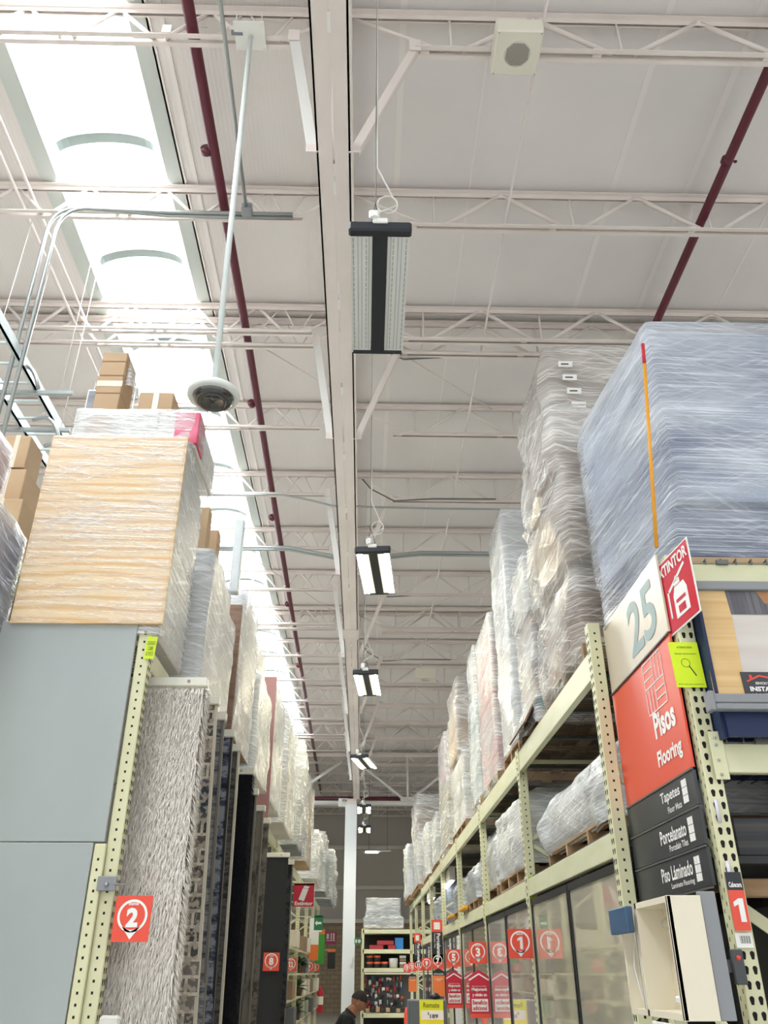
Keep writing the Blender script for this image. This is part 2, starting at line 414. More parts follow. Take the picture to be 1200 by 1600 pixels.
JY = [2.33, 4.37, 6.33, 8.18, 8.45, 10.33, 12.33, 14.4, 16.4, 18.4, 18.72, 20.65, 22.7, 24.75, 26.8, 28.85, 29.2, 31.2, 33.2, 35.2, 37.2, 39.2, 41.2, 43.2, 45.2]
def joist_right(y, idx):
    t = thing('roof_joist', 'off-white open-web roof joist right of the girder, ' + ORD[idx], 'roof joist', (0.4, y, 8.8), 'roof joists right of the girder')
    x1 = 15.9
    tc_ = MB()
    for s in (-1, 1):
        tc_.box(-0.28, x1, y+s*0.012, y+s*0.06, 9.34, 9.35); tc_.box(-0.28, x1, y+s*0.012, y+s*0.018, 9.28, 9.35)
    tc_.box(-0.28, x1, y-0.012, y+0.012, 9.35, 9.395)
    obj('top_chord', tc_, steelw, t)
    bc = MB()
    for s in (-1, 1):
        bc.box(0.37, x1, y+s*0.015, y+s*0.062, 8.80, 8.808); bc.box(0.37, x1, y+s*0.015, y+s*0.021, 8.80, 8.86)
    for k in range(8): bc.box(0.42+k*1.53, 0.5+k*1.53, y-0.05, y+0.05, 8.805, 8.84)
    obj('bottom_chord', bc, steelw, t)
    w = MB()
    x = 1.46 - 1.53
    while x < x1-0.8:
        ax, l, r = x, x-0.67, x+0.67
        if l > 0.0: w.tube([(l, y, 8.83), (ax-0.02, y, 9.33)], 0.024, 6)
        else: w.tube([(-0.2, y, 9.3), (0.62, y, 8.83)], 0.016, 6) if ax < 0.5 else None
        if ax > 0.5: w.tube([(ax+0.02, y, 9.33), (r, y, 8.83)], 0.024, 6)
        x += 1.53
        if x-0.765 > 0.5: obj('web_vertical', MB().tube([(x-0.765, y, 8.83), (x-0.765, y, 9.33)], 0.014, 6), steelw, t)
    obj('web', w, steelw, t)
    return t
def joist_left(y, idx):
    t = thing('roof_joist', 'off-white open-web roof joist left of the girder, ' + ORD[idx], 'roof joist', (-0.8, y, 8.9), 'roof joists left of the girder')
    x0 = -17.9
    tc_ = MB()
    for s in (-1, 1):
        tc_.box(x0, -0.33, y+s*0.012, y+s*0.06, 9.34, 9.35); tc_.box(x0, -0.33, y+s*0.012, y+s*0.018, 9.28, 9.35)
    tc_.box(x0, -0.33, y-0.012, y+0.012, 9.35, 9.395)
    obj('top_chord', tc_, steelw, t)
    bc = MB()
    for s in (-1, 1):
        bc.box(x0, -0.75, y+s*0.02, y+s*0.06, 8.90, 8.908); bc.box(x0, -0.75, y+s*0.02, y+s*0.026, 8.90, 8.95)
    obj('bottom_chord', bc, steelw, t)
    w = MB(); x = -2.3-0.82*18
    while x < -1.3:
        w.tube([(x-0.36, y, 8.93), (x-0.02, y, 9.32)], 0.02, 6); w.tube([(x+0.02, y, 9.32), (x+0.36, y, 8.93)], 0.02, 6); x += 0.82
    for a, b in ((-1.42, -1.18), (-0.95, -1.12), (-0.9, -0.72)): w.tube([(a, y, 8.93), (b, y, 9.32)], 0.011, 6)
    w.tube([(-0.82, y, 8.93), (-0.35, y, 9.28)], 0.014, 6)
    obj('web', w, steelw, t)
    return t
jr = joist_right(JY[0], 0); jl = joist_left(JY[0], 0)
for i, y in enumerate(JY[1:], 1):
    copy_tree(jr, (0, y-JY[0], 0), 'off-white open-web roof joist right of the girder, ' + ORD[i])
    copy_tree(jl, (0, y-JY[0], 0), 'off-white open-web roof joist left of the girder, ' + ORD[i])

BY = [4.34, 8.37, 12.3, 16.35, 20.6, 24.7, 28.8]
def brace(y, side, i):
    if side < 0: p, q, s = (-0.7, y, 8.93), (-0.475, y, 7.44), 'left'
    else: p, q, s = (0.37, y, 8.82), (-0.14, y, 7.44), 'right'
    t = thing('diagonal_brace', 'off-white steel brace from %s roof joist down to the girder, %s' % (s, ORD[i]), 'brace', (q[0], y, q[2]), 'diagonal braces %s of the girder' % s)
    wx = 0.085 if side < 0 else 0.07
    m = MB()
    m.bar(p, q, 0.008, wx, 0, (0,1,0)); m.bar((p[0], p[1]-0.028, p[2]), (q[0], q[1]-0.028, q[2]), 0.055, 0.008, 0, (0,1,0))
    d = Vector(q)-Vector(p); m2 = MB(); m2.bar(p, q, wx, 0.012, 0, (0,1,0)); m2.bar(Vector(p)+Vector((wx/2,0.03,0)), Vector(q)+Vector((wx/2,0.03,0)), 0.01, 0.06, 0, (0,1,0))
    obj('angle_bar', m2, steelw if side > 0 else white, t)
    obj('gusset_plate', MB().box(p[0]-0.05, p[0]+0.05, y-0.02, y-0.012, p[2]-0.06, p[2]+0.09), steelw, t); obj('gusset_plate', MB().box(q[0]-0.05, q[0]+0.05, y-0.015, y-0.005, q[2]-0.05, q[2]+0.04), steelw, t)
for i, y in enumerate(BY):
    brace(y, -1, i); brace(y, 1, i)

# column with side tubes and the cross truss that meets it
t = thing('steel_support_post', 'white square steel column at the far end of the aisle', 'column', (-0.5, 32.5, 0))
obj('shaft', MB().box(-0.72, -0.29, 32.3, 32.7, 0, 7.2), mat('white column paint', 'E8ECEC', 0.4), t)
obj('cap', MB().box(-0.66, -0.3, 32.3, 32.7, 7.2, 7.4).box(-0.85, -0.15, 32.25, 32.75, 7.38, 7.4), steelw, t)
obj('sensor_box', MB().box(-0.46, -0.36, 32.22, 32.3, 1.95, 2.2), white, t)
t = thing('cross_truss', 'white transverse roof truss meeting the column top', 'truss', (0, 33, 7.3))
c = MB(); c.tube([(-16, 33, 7.37), (-0.7, 33, 7.37)], 0.09, 10); c.tube([(-0.2, 33, 7.37), (15.8, 33, 7.37)], 0.09, 10)
c.box(-1.0, -0.66, 32.86, 33.14, 7.22, 7.52)
obj('bottom_chord', c, white, t)
obj('top_chord', MB().box(-16, 15.8, 32.93, 33.07, 9.1, 9.24), steelw, t)
c = MB()
for x in (-14.4, -9.6, -4.8, 1.65, 6.4, 11.2):
    c.tube([(x, 33, 7.4), (x, 33, 9.1)], 0.045, 8); c.tube([(x, 33, 7.4), (x-2.2, 33, 9.1)], 0.055, 8); c.tube([(x, 33, 7.4), (x+2.2, 33, 9.1)], 0.055, 8)
    c.box(x-0.28, x+0.28, 32.97, 33.03, 7.4, 7.6)
c.tube([(-3.0, 32.9, 7.5), (-0.9, 32.9, 8.9)], 0.07, 8)
obj('web', c, white, t)

# sprinkler mains and branch
def pipe(name, pts, r, m, label, cat, heads=()):
    t = thing(name, label, cat, pts[0])
    obj('pipe', MB().tube(pts, r, 12), m, t)
    k = MB()
    for y in heads:
        x = pts[0][0] + (pts[-1][0]-pts[0][0])*(y-pts[0][1])/(pts[-1][1]-pts[0][1]); z = pts[0][2]
        k.tube([(x, y-0.03, z), (x, y+0.03, z)], r*1.12, 12); k.tube([(x+r*0.5, y, z), (x+r*1.7, y, z-0.01)], 0.01, 8); k.lathe((x+r*1.8, y, z-0.02), [(0.0,0),(0.018,0),(0.018,0.01),(0,0.012)], 10)
    if heads: obj('sprinkler_head', k, m, t)
pipe('sprinkler_pipe', [(-1.6, -3, 9.05), (-1.62, 8, 9.05), (-1.78, 20, 9.05), (-2.05, 40, 9.05)], 0.055, maroon, 'maroon sprinkler pipe along the ceiling left of the girder', 'pipe', (5.6, 9.9, 13.4, 17.5, 21.8))
pipe('sprinkler_pipe', [(3.66, -3, 9.05), (3.72, 12, 9.05), (3.75, 44, 9.05)], 0.05, maroon, 'maroon sprinkler pipe along the ceiling right of the speaker', 'pipe', (5.6,))
pipe('sprinkler_main', [(-15, 34.2, 7.75), (15, 34.2, 7.75)], 0.08, maroon, 'maroon sprinkler main crossing behind the column', 'pipe')
# thin bridging rods
for x, lb, z in ((1.48, 'slim off-white bridging rod running along the ceiling past the speaker', 8.93),
                 (-3.72, 'slim white rod along the ceiling left of the skylight strip', 9.15), (-3.9, 'outer slim white rod left of the skylight strip', 9.2)):
    tag(obj('bridging_rod', MB().tube([(x, -3, z), (x, 32, z)], 0.014 if x > 0 else 0.018, 6), steelw), lb, 'rod')
# long sway rods (diagonals in plan)
mb_rods = [((-1.5, 8.45, 8.95), (-0.2, 10.2, 9.3)), ((0.3, 8.45, 8.9), (1.9, 10.3, 9.3)), ((3.9, 14.4, 9.2), (0.6, 18.4, 8.85)), ((3.2, 18.6, 9.2), (-0.3, 22.6, 9.2)), ((0.2, 18.7, 9.1), (3.8, 22.7, 9.2)), ((-2.8, 14.4, 9.1), (-0.6, 18.4, 9.1))]
for i, (a, b) in enumerate(mb_rods):
    tag(obj('sway_rod', MB().tube([a, b], 0.012, 6), steelw), 'thin slanting roof sway rod, ' + ORD[i], 'rod', 'slanting roof sway rods')

# ------------------------------------------------------------------ ceiling equipment
dark = mat('dark fixture plastic', '22272E', 0.45)
lensm = mat('prismatic lens', 'EDF0EE', 0.2, bump=((60, 60, 60), 0.6, 0.004))
ledoff = mat('unlit led strip', 'A9B2AC', 0.4)
lit = mat('lit led strip', 'FFFBE8', 0.4, emit=('FFF8D8', 60))
litsoft = mat('glowing lens', 'F4F0DC', 0.4, emit=('FFF6D8', 0.22))
cablew = mat('white cable', 'D8D6CE', 0.5); wire = mat('steel wire', '6F6E6A', 0.4, 0.5)
def bay_light(cx, cy, z, on, label, ztop, turn=0):
    t = thing('high_bay_light', label, 'ceiling light', (cx, cy, z), 'high bay lights beside the girder')
    w, l = 0.195, 0.585
    obj('end_cap', MB().bbox(cx-w-0.01, cx+w+0.01, cy-l-0.04, cy-l+0.03, z-0.012, z+0.07, 0.012), dark, t)
    obj('end_cap', MB().bbox(cx-w, cx+w, cy+l-0.01, cy+l+0.03, z-0.008, z+0.06, 0.01), dark, t)
    obj('driver_channel', MB().box(cx-0.05, cx+0.05, cy-l, cy+l, z-0.006, z+0.06), dark, t)
    for s in (-1, 1):
        a, b = cx+s*0.052, cx+s*(w-0.006)
        ln = MB().box(a, b, cy-l+0.02, cy+l-0.01, z+0.004, z+0.03)
        rw = MB()
        y = cy-l+0.05
        lp = obj('lens', ln, litsoft if on else lensm, t)
        st = MB()
        if on:
            st.box(cx+s*0.125, cx+s*0.185, cy-l+0.03, cy+l-0.02, z-0.004, z+0.004)
        else:
            for q in (0.09, 0.175):
                y = cy-l+0.05
                while y < cy+l-0.04: st.box(cx+s*q-0.003, cx+s*q+0.003, y, y+0.035, z+0.001, z+0.004); y += 0.05
            for q in (0.072, 0.12, 0.145): st.box(cx+s*q-0.002, cx+s*q+0.002, cy-l+0.03, cy+l-0.03, z-0.001, z+0.004)
        obj('led_strip', st, lit if on else ledoff, t)
        obj('side_rail', MB().box(cx+s*(w-0.008), cx+s*w, cy-l, cy+l, z-0.01, z+0.04), white, t)
    # sensor, hanger and cable
    obj('sensor', MB().bbox(cx-0.075, cx-0.005, cy-l-0.05, cy-l+0.02, z+0.09, z+0.17, 0.012).bbox(cx-0.05, cx+0.05, cy-l-0.05, cy-l, z+0.045, z+0.09, 0.006).lathe((cx-0.04, cy-l-0.05, z+0.08), [(0,0),(0.024,0),(0.024,0.012),(0,0.012)], 16), white, t)
    hy = cy-l+0.05
    hg = MB().tube([(cx-0.1, cy-0.3, z+0.06), (cx-0.03, hy, z+0.35), (cx-0.03, hy, ztop)], 0.004, 6)
    hg.tube([(cx+0.1, cy+0.3, z+0.06), (cx-0.03, hy, z+0.35)], 0.004, 6)
    obj('hanging_wire', hg, wire, t)
    cb = MB(); pts = []
    for k in range(22):
        a = k/21*2*math.pi*1.15; pts.append((cx+0.05+0.07*math.cos(a), hy+0.03, z+0.36+0.085*math.sin(a)))
    cb.tube([(cx-0.02, hy, z+0.1), (cx-0.05, hy, z+0.22)] + pts + [(cx-0.02, hy, z+0.7), (cx-0.03, hy, ztop)], 0.006, 6)
    obj('power_cable', cb, cablew, t)
    t.rotation_euler = (0, 0, R(turn))
bay_light(0.06, 4.38, 5.9, False, 'unlit high bay light with black centre, nearest the camera', 9.39)
for cx, cy, lb in ((0.11, 9.05, 'glowing high bay light, second from the camera, hanging over the aisle'), (0.03, 13.45, 'glowing high bay light, third from the camera'),
                   (-0.02, 19.35, 'glowing high bay light, fourth from the camera'), (-0.02, 25.6, 'glowing high bay light just in front of the column top'), (0.0, 29.5, 'small glowing high bay light farthest down the aisle')):
    bay_light(cx, cy, 5.9, True, lb, 9.39, {9.05: -5, 13.45: -4, 19.35: -11}.get(cy, 0))
t = thing('tube_light', 'slim fluorescent tube light high up beyond the column', 'ceiling light', (0.6, 38.3, 6.2))
obj('housing', MB().box(0.05, 1.15, 38.26, 38.36, 6.28, 6.33), white, t); obj('tube', MB().tube([(0.05, 38.3, 6.25), (0.6, 38.3, 6.25)], 0.025, 8), lit, t)
obj('hanging_wire', MB().tube([(0.2, 38.3, 6.3), (0.2, 38.3, 9.4)], 0.008, 6).tube([(1.0, 38.3, 6.3), (1.0, 38.3, 9.4)], 0.008, 6), wire, t)

# dome camera on its pole
t = thing('dome_camera', 'white round dome security camera on a long ceiling pole', 'security camera', (-0.98, 4.2, 4.86))
obj('pole', MB().tube([(-1.075, 4.31, 8.88), (-0.985, 4.2, 5.0)], 0.021, 12), mat('pole paint', 'DDE5E2', 0.35), t)
dc = (-0.98, 4.2, 4.86)
obj('housing', MB().lathe(dc, [(0.128,-0.004),(0.152,-0.004),(0.163,0.004),(0.163,0.026),(0.152,0.044),(0.1,0.055),(0.03,0.06),(0.03,0.14),(0,0.14)], 40), mat('camera shell', 'DDE1DC', 0.4), t)
gl = mat('smoked dome', '14161C', 0.08, spec=0.9, coat=1)
obj('dome', MB().lathe(dc, [(0.13,0.0),(0.126,-0.018),(0.112,-0.032),(0.085,-0.04),(0.08,-0.034),(0.066,-0.02)], 40), gl, t)
obj('lens', MB().lathe(dc, [(0.082,-0.03),(0.068,-0.034),(0.06,-0.026),(0.0,-0.022)], 32), gl, t)
bp_ = MB().bbox(-1.215, -0.945, 4.17, 4.43, 8.87, 8.882, 0.004)
for sx in (-1.19, -0.97):
    for sy in (4.19, 4.41): bp_.tube([(sx, sy, 8.86), (sx, sy, 9.0)], 0.006, 6)
obj('mounting_plate', bp_, white, t)
t = thing('junction_clamp', 'grey conduit clamp and plate on the nearest left joist marked in pen', 'clamp', (-1.35, 4.3, 8.88))
obj('sleeve', MB().tube([(-1.24, 4.28, 8.885), (-1.14, 4.28, 8.885)], 0.022, 10), greytr, t)
obj('plate', MB().box(-1.84, -1.76, 4.255, 4.265, 8.83, 8.94), steelw, t)
F = Fr((-1.60, 4.26, 8.905), (1,0,0), (0,0.4,1)); F.text('CB-34', 0, 0, 0.15, 0.03, ink, t, 0.004, 0.0)

# ceiling speaker
t = thing('ceiling_speaker', 'square cream ceiling speaker with round perforated grille', 'speaker', (1.24, 4.22, 8.6))
spm = mat('speaker cream', 'E3DFCF', 0.5)
obj('cabinet', MB().bbox(1.04, 1.44, 4.04, 4.44, 8.6, 8.78, 0.012), spm, t)
gr = MB().lathe((1.24, 4.24, 8.594), [(0,0),(0.11,0),(0.115,0.004),(0.115,0.008)], 32)
for i in range(-9, 10):
    for j in range(-9, 10):
        x, y = 1.24+i*0.0115, 4.24+j*0.0115
        if (x-1.24)**2+(y-4.24)**2 < 0.103**2: gr.add([(x-0.0034,y-0.0034,8.5925),(x-0.0034,y+0.0034,8.5925),(x+0.0034,y+0.0034,8.5925),(x+0.0034,y-0.0034,8.5925)], [(0,1,2,3)], 1)
obj('grille', gr, [mat('grille', 'CBC7BC', 0.5), hole], t)
for x, y in ((1.06, 4.06), (1.42, 4.06), (1.06, 4.42), (1.42, 4.42)): obj('screw', MB().lathe((x, y, 8.594), [(0,0),(0.006,0),(0.006,0.008)], 8), galv, t)
obj('bracket', MB().box(1.2, 1.28, 4.3, 4.4, 8.78, 8.81), spm, t)
t = thing('ceiling_speaker', 'small square cream speaker far off under the roof above the fourth light', 'speaker', (1.55, 21.0, 8.3))
obj('cabinet', MB().bbox(1.3, 1.85, 20.9, 21.3, 8.45, 8.7, 0.012), spm, t); obj('grille', MB().lathe((1.57, 21.1, 8.445), [(0,0),(0.13,0),(0.13,0.006)], 24), mat('grille', '', 0), t)

# conduits
def run(name, pts, r, m, label, cat='conduit', bend=0.0):
    return tag(obj(name, MB().tube(pts, r, 8), m), label, cat)
def arcpts(p, c, q, n=6):
    p, c, q = Vector(p), Vector(c), Vector(q)
    return [tuple(p*(1-s)**2 + c*2*s*(1-s) + q*s*s) for s in (i/n for i in range(n+1))]
t = thing('conduit', 'grey electrical conduit slanting down to a junction box left of the girder', 'conduit', (-1.3, 6.1, 8.8))
obj('pipe', MB().tube([(-1.25, 2.5, 8.8), (-1.33, 6.1, 8.8)], 0.019, 8), conduit, t)
obj('junction_box', MB().bbox(-1.38, -1.27, 6.08, 6.2, 8.76, 8.86, 0.008), greytr, t)
for dx, lb in ((0, 'left of two zinc conduits bending down from the joist by the skylight'), (0.09, 'right of two zinc conduits bending down from the joist by the skylight')):
    x = -3.42+dx
    pts = [(-0.85, 6.24+dx*0.4, 8.87-dx*0.2), (-2.2, 6.24+dx*0.4, 8.87-dx*0.2)] + arcpts((-3.05+dx, 6.24, 8.9), (x, 6.24, 8.95), (x, 6.22, 8.55)) + [(x+0.05, 6.2, 5.2)]
    run('conduit', pts, 0.021, conduit, lb)
run('conduit', [(-3.5, 12.2, 8.83), (-1.6, 12.2, 8.83)] + arcpts((-1.45, 12.2, 8.83), (-1.0, 12.2, 8.75), (-0.6, 12.15, 8.6)) + [(1.2, 12.2, 8.6), (6, 12.2, 8.6)], 0.018, conduit, 'slim conduit crossing under the roof and dipping beneath the girder')
for k, lb in enumerate(('upper', 'lower')):
    run('conduit', [(-3.2, 14.1-k*0.1, 8.72), (-1.5, 14.1-k*0.1, 8.74), (-0.3, 14.1-k*0.1, 8.5), (1.0, 14.1-k*0.1, 8.66), (8, 14.1-k*0.1, 8.66)], 0.03, conduit, 'thick zinc conduit crossing behind the second light, %s of the pair' % lb)
for y, i in ((8.5, 0), (12.25, 1), (16.4, 2), (20.6, 3)):
    run('drop_cable', [(-0.1, y, 9.2), (0.05, y, 9.0), (0.45, y+0.02, 8.78), (1.1, y, 8.82), (2.2, y, 8.83)], 0.012, wire, 'dark cable sagging from the girder onto the right joist, ' + ORD[i], 'cable')
# cable tray with hangers far left
t = thing('cable_tray', 'galvanised cable tray hanging from rods above the left racks', 'cable tray', (-3.55, 7, 6.8))
traym = mat('tray zinc', 'C9D4D4', 0.35, 0.3)
for x in (-3.34, -3.72):
    r_ = MB().box(x-0.012, x+0.012, 3.5, 16, 6.8, 6.92).box(x-0.03, x+0.012, 3.5, 16, 6.8, 6.806)
    obj('rail', r_, traym, t)
rg = MB(); y = 3.6
while y < 16: rg.box(-3.72, -3.34, y, y+0.03, 6.815, 6.835); y += 0.3
obj('rung', rg, traym, t)
for y in (6.7, 7.35, 9.4):
    s_ = obj('strut_channel', MB().box(-3.95, -2.97 if y < 7 else -3.2, y-0.02, y+0.02, 6.75, 6.79), galv, t)
    for x in (-3.1 if y < 7 else -3.3, -3.88): obj('hanger_rod', MB().tube([(x, y, 6.77), (x, y, 9.35)], 0.005, 6), steelw, s_)
for i, (y, z) in enumerate(((6.4, 6.85), (7.1, 6.72), (7.5, 6.66), (8.0, 6.6))):
    run('flexible_conduit', arcpts((-3.5, y, z), (-3.28, y-0.02, z+0.12), (-3.2, y+0.05, z-0.22), 9), 0.02, galv, 'grey bent hose looping off the cable tray, ' + ORD[i], 'hose')

# ------------------------------------------------------------------ racks
def tear(mb, f, a, b, s=1.0):
    pts = []
    for k in range(9):
        t_ = math.pi*(-0.12) + math.pi*1.24*k/8; pts.append((a+0.0095*s*math.cos(t_), b+0.0095*s*math.sin(t_)))
    pts += [(a-0.0052*s, b-0.02*s), (a+0.0052*s, b-0.02*s)]
    f.poly(mb, pts[:9]+[pts[9], pts[10]], 0.0006, 1, 0.0004)
def sq(mb, f, a, b, w=0.0055, h=0.0065):
    f.poly(mb, [(a-w,b-h),(a+w,b-h),(a+w,b+h),(a-w,b+h)], 0.0006, 1, 0.0004)
def post_mesh(x0, x1, y0, y1, z1, faces, z0=0.0):
    """faces: list of (side, kind); side '-y' '-x' '+x'; kind 'tear' 'square' 'slot'"""
    m = MB().bbox(x0, x1, y0, y1, z0, z1, 0.004)
    for side, kind in faces:
        if side == '-y': f = Fr((x0, y0, 0), (1,0,0), (0,0,1)); w = x1-x0
        elif side == '-x': f = Fr((x0, y1, 0), (0,-1,0), (0,0,1)); w = y1-y0
        else: f = Fr((x1, y0, 0), (0,1,0), (0,0,1)); w = y1-y0
        z = max(0.8, z0+0.05)
        while z < z1-0.03:
            if kind == 'tear': tear(m, f, w*0.3, z); tear(m, f, w*0.74, z)
            elif kind == 'square': sq(m, f, w*0.5, z)
            else: sq(m, f, w*0.3, z, 0.003, 0.008); sq(m, f, w*0.8, z+0.025, 0.003, 0.008)
            z += 0.0508
    return m
def upright(label, xf, depth, y, z1, side, group):
    """front post at xf (aisle face), rear post `depth` away; side=+1 rack lies to +x"""
    t = thing('rack_upright', label, 'rack frame', (xf, y, 0), group)
    a, b = (xf, xf+0.076) if side > 0 else (xf-0.076, xf)
    fa = '-x' if side > 0 else '+x'
    obj('post', post_mesh(a, b, y, y+0.076, z1, [('-y','square'), (fa,'tear')]), [cream, hole], t)
    r0 = xf+side*depth; a2, b2 = (r0-0.076, r0) if side > 0 else (r0, r0+0.076)
    obj('post', post_mesh(a2, b2, y, y+0.076, z1, [('-y','square')]), [cream, hole], t)
    br = MB(); z = 0.3; up = True
    xa, xb = (b, a2) if side > 0 else (a, b2)
    while z < z1-0.6:
        br.bar((xa, y+0.038, z), (xb, y+0.038, z+0.55), 0.03, 0.03) if up else br.bar((xb, y+0.038, z), (xa, y+0.038, z+0.55), 0.03, 0.03)
        z += 0.6; up = not up
    br.bar((xa, y+0.038, z1-0.1), (xb, y+0.038, z1-0.1), 0.03, 0.03)
    obj('cross_brace', br, cream, t)
    return t
def beam(label, x, y0, y1, z0, z1, side, group):
    t = thing('rack_crossbar', label, 'rack beam', (x, (y0+y1)/2, z0), group)
    m = MB().bbox(x, x+side*0.045, y0, y1, z0, z1, 0.004) if side > 0 else MB().bbox(x-0.045, x, y0, y1, z0, z1, 0.004)
    obj('beam', m, cream_d, t)
    for yy in (y0-0.002, y1-0.038): obj('connector_plate', MB().box(x-side*0.006, x+side*0.0, yy, yy+0.04, z0-0.05, z1+0.03), cream, t)
    for yy in (y0+0.018, y1-0.018):
        rv = MB()
        for zz in (z0-0.02, z0+0.05, z1-0.0): rv.lathe((x-side*0.006, yy, zz), [(0,0.006),(0.006,0.004),(0.006,-0.004),(0,-0.006)], 8)
        obj('rivet', rv, galv, t)
    return t
wiremat = mat('deck wire', '6E6F6B', 0.4, 0.5)
def deck(label, x0, x1, y0, y1, z, group, step=0.06, lip=-1):
    m = MB(); y = y0
    while y <= y1:
        m.bar((x0-0.0, y, z), (x1, y, z), 0.005, 0.005); 
        m.bar((x0, y, z), (x0, y, z-0.035), 0.005, 0.005)
        y += step
    for x in (x0, x0+0.3, x0+0.6, x1): m.bar((x, y0, z+0.004), (x, y1, z+0.004), 0.005, 0.005)
    m.bar((x0, y0, z-0.035), (x0, y1, z-0.035), 0.005, 0.005)
    for k in (0.2, 0.5, 0.8):
        yy = y0+(y1-y0)*k; m.box(x0+0.04, x1-0.04, yy-0.02, yy+0.02, z-0.03, z-0.005)
    return tag(obj('wire_deck', m, wiremat), label, 'wire deck', group)

RX = 1.36; PY = [4.68+2.79*k for k in range(9)]
NTH = ['first', 'second', 'third', 'fourth', 'fifth', 'sixth', 'seventh', 'eighth', 'ninth', 'tenth']
for i, y in enumerate(PY):
    upright('cream perforated rack frame on the right side of the aisle, %s along the aisle' % NTH[i], RX-0.02 if i == 0 else RX, 1.06, y, 3.56 if i == 0 else 3.45, 1, 'right aisle rack frames')
for i in range(8):
    a, b = PY[i]+0.076, PY[i+1]
    beam('cream upper beam on the right aisle rack, %s bay' % NTH[i], RX+0.005, a, b, 3.25, 3.42, 1, 'right rack upper beams')
    beam('cream lower beam above the glass panels, right rack, %s bay' % NTH[i], RX+0.005, a, b, 2.25, 2.38, 1, 'right rack lower beams')
    beam('cream rear upper beam of right rack, %s bay' % NTH[i], RX+1.01, a, b, 3.28, 3.42, 1, 'right rack rear upper beams')
    deck('wire deck on the right rack upper level, %s bay' % NTH[i], RX+0.05, RX+1.0, a, b, 3.44, 'right rack upper wire decks')
    deck('wire deck on the right rack lower level, %s bay' % NTH[i], RX+0.05, RX+1.0, a, b, 2.4, 'right rack lower wire decks')

# left rack
LX = -1.30
LPY = [4.75+2.79*k for k in range(9)]
for i, y in enumerate(LPY):
    upright('cream perforated rack frame on the left side of the aisle, %s along the aisle' % NTH[i], LX, 0.9, y, 3.54 if i == 0 else 3.45, -1, 'left aisle rack frames')
for i in range(8):
    beam('cream upper beam on the left aisle rack, %s bay' % NTH[i], LX-0.005, LPY[i]+0.076, LPY[i+1], 3.3, 3.42, -1, 'left rack upper beams')
    deck('wire deck on the left rack upper level, %s bay' % NTH[i], LX-0.9, LX-0.05, LPY[i]+0.076, LPY[i+1], 3.44, 'left rack upper wire decks')

# left end: grey boards, doubled short post, tags
t = thing('end_board', 'large grey painted board closing the end of the left rack', 'panel', (-1.8, 4.73, 0))
obj('upper_board', MB().bbox(-2.2, -1.385, 4.725, 4.745, 2.31, 3.56, 0.003), grey_panel, t)
obj('lower_board', MB().bbox(-2.2, -1.44, 4.722, 4.742, 0, 2.305, 0.003), grey_panel, t)
t = thing('short_post', 'short cream perforated post bolted beside the left end post', 'rack post', (-1.41, 4.72, 0))
obj('post', post_mesh(-1.432, -1.372, 4.72, 4.745, 2.3, [('-y','square')]), [cream, hole], t)
obj('bracket', MB().bbox(-1.385, -1.285, 4.708, 4.72, 2.07, 2.14, 0.003).box(-1.30, -1.225, 4.7, 4.71, 2.1, 2.104), greytr, t)
obj('bolt', MB().lathe((-1.335, 4.703, 2.1), [(0,-0.012),(0.012,-0.006),(0.012,0.006),(0,0.012)], 12), galv, t)
obj('rack_bolt', MB().lathe((-1.335, 4.742, 3.5), [(0,-0.012),(0.012,-0.006),(0.012,0.006),(0,0.012)], 12), galv, t)
t = thing('warning_tag', 'neon yellow paper tag at the top of the left end post', 'tag', (-1.29, 4.73, 3.42))
F = Fr((-1.325, 4.735, 3.33), (1,0.05,0), (0.05,0,1)); m = MB(); F.box(m, 0, 0.06, 0, 0.14, -0.001, 0.001); obj('paper', m, neon_g, t)
F.text('CUIDADO\nCUBRE\nEL POSTE', 0.006, 0.02, 0.048, 0.09, ink, t, 0.002, 0.0)
tag(obj('paper_scrap', MB().bbox(-1.27, -1.17, 4.69, 4.72, 1.44, 1.52, 0.012), whitebox), 'torn white paper stuck to the left post below the number two sign', 'paper')

# pin signs
def pin_sign(x0, x1, z0, z1, y, num, label, caption='Bahía', extra=None):
    t = thing('bay_sign', label, 'sign', ((x0+x1)/2, y, z0), 'orange bay number signs')
    w, h = x1-x0, z1-z0
    F = Fr((x0, y, z0), (1,0,0), (0,0,1))
    m = MB(); F.box(m, 0, w, 0, h, -0.004, 0); obj('sign_plate', m, orange, t)
    m = MB(); cx, cy, r = w/2, h*0.56, w*0.41
    F.ring(m, cx, cy, r*0.84, r, 0.0012, 0, 32)
    F.poly(m, [(cx-r*0.62, cy-r*0.62), (cx, h*0.05), (cx+r*0.62, cy-r*0.62), (cx, cy-r*0.95)], 0.0012)
    obj('pin_emblem', m, signw, t)
    F.num(num, cx, cy-0.05*h/0.2, 0.085*h/0.2, signw, t, 0.0016, 0.05, 1.0 if len(num) == 1 else 0.8)
    F.text(caption, cx-0.026*w/0.19, cy+0.046*h/0.2, 0.052*w/0.19, 0.016*h/0.2, signw, t, 0.0016, 0.02)
    return t
pin_sign(-1.265, -1.08, 1.835, 2.045, 4.68, '2', 'orange bay sign numbered 2 on the left end post')
RS = {0: '1', 1: '3', 2: '5', 3: '7', 4: '9', 5: '11', 6: '13', 7: '15'}
for k, n in RS.items():
    y = PY[k+1]-0.02
    pin_sign(1.165, 1.358, 1.80-0.012*k, 2.01-0.012*k, y, n, 'orange bay sign numbered %s on the right rack' % n)
for x, y, n in ((-1.24, 11.70, '8'), (-1.32, 15.90, '12'), (-1.32, 21.48, '9'), (-1.32, 24.27, '5')):
    pin_sign(x, x+0.2, 1.72, 1.92, y, n, 'orange bay sign numbered %s on the left rack' % n)

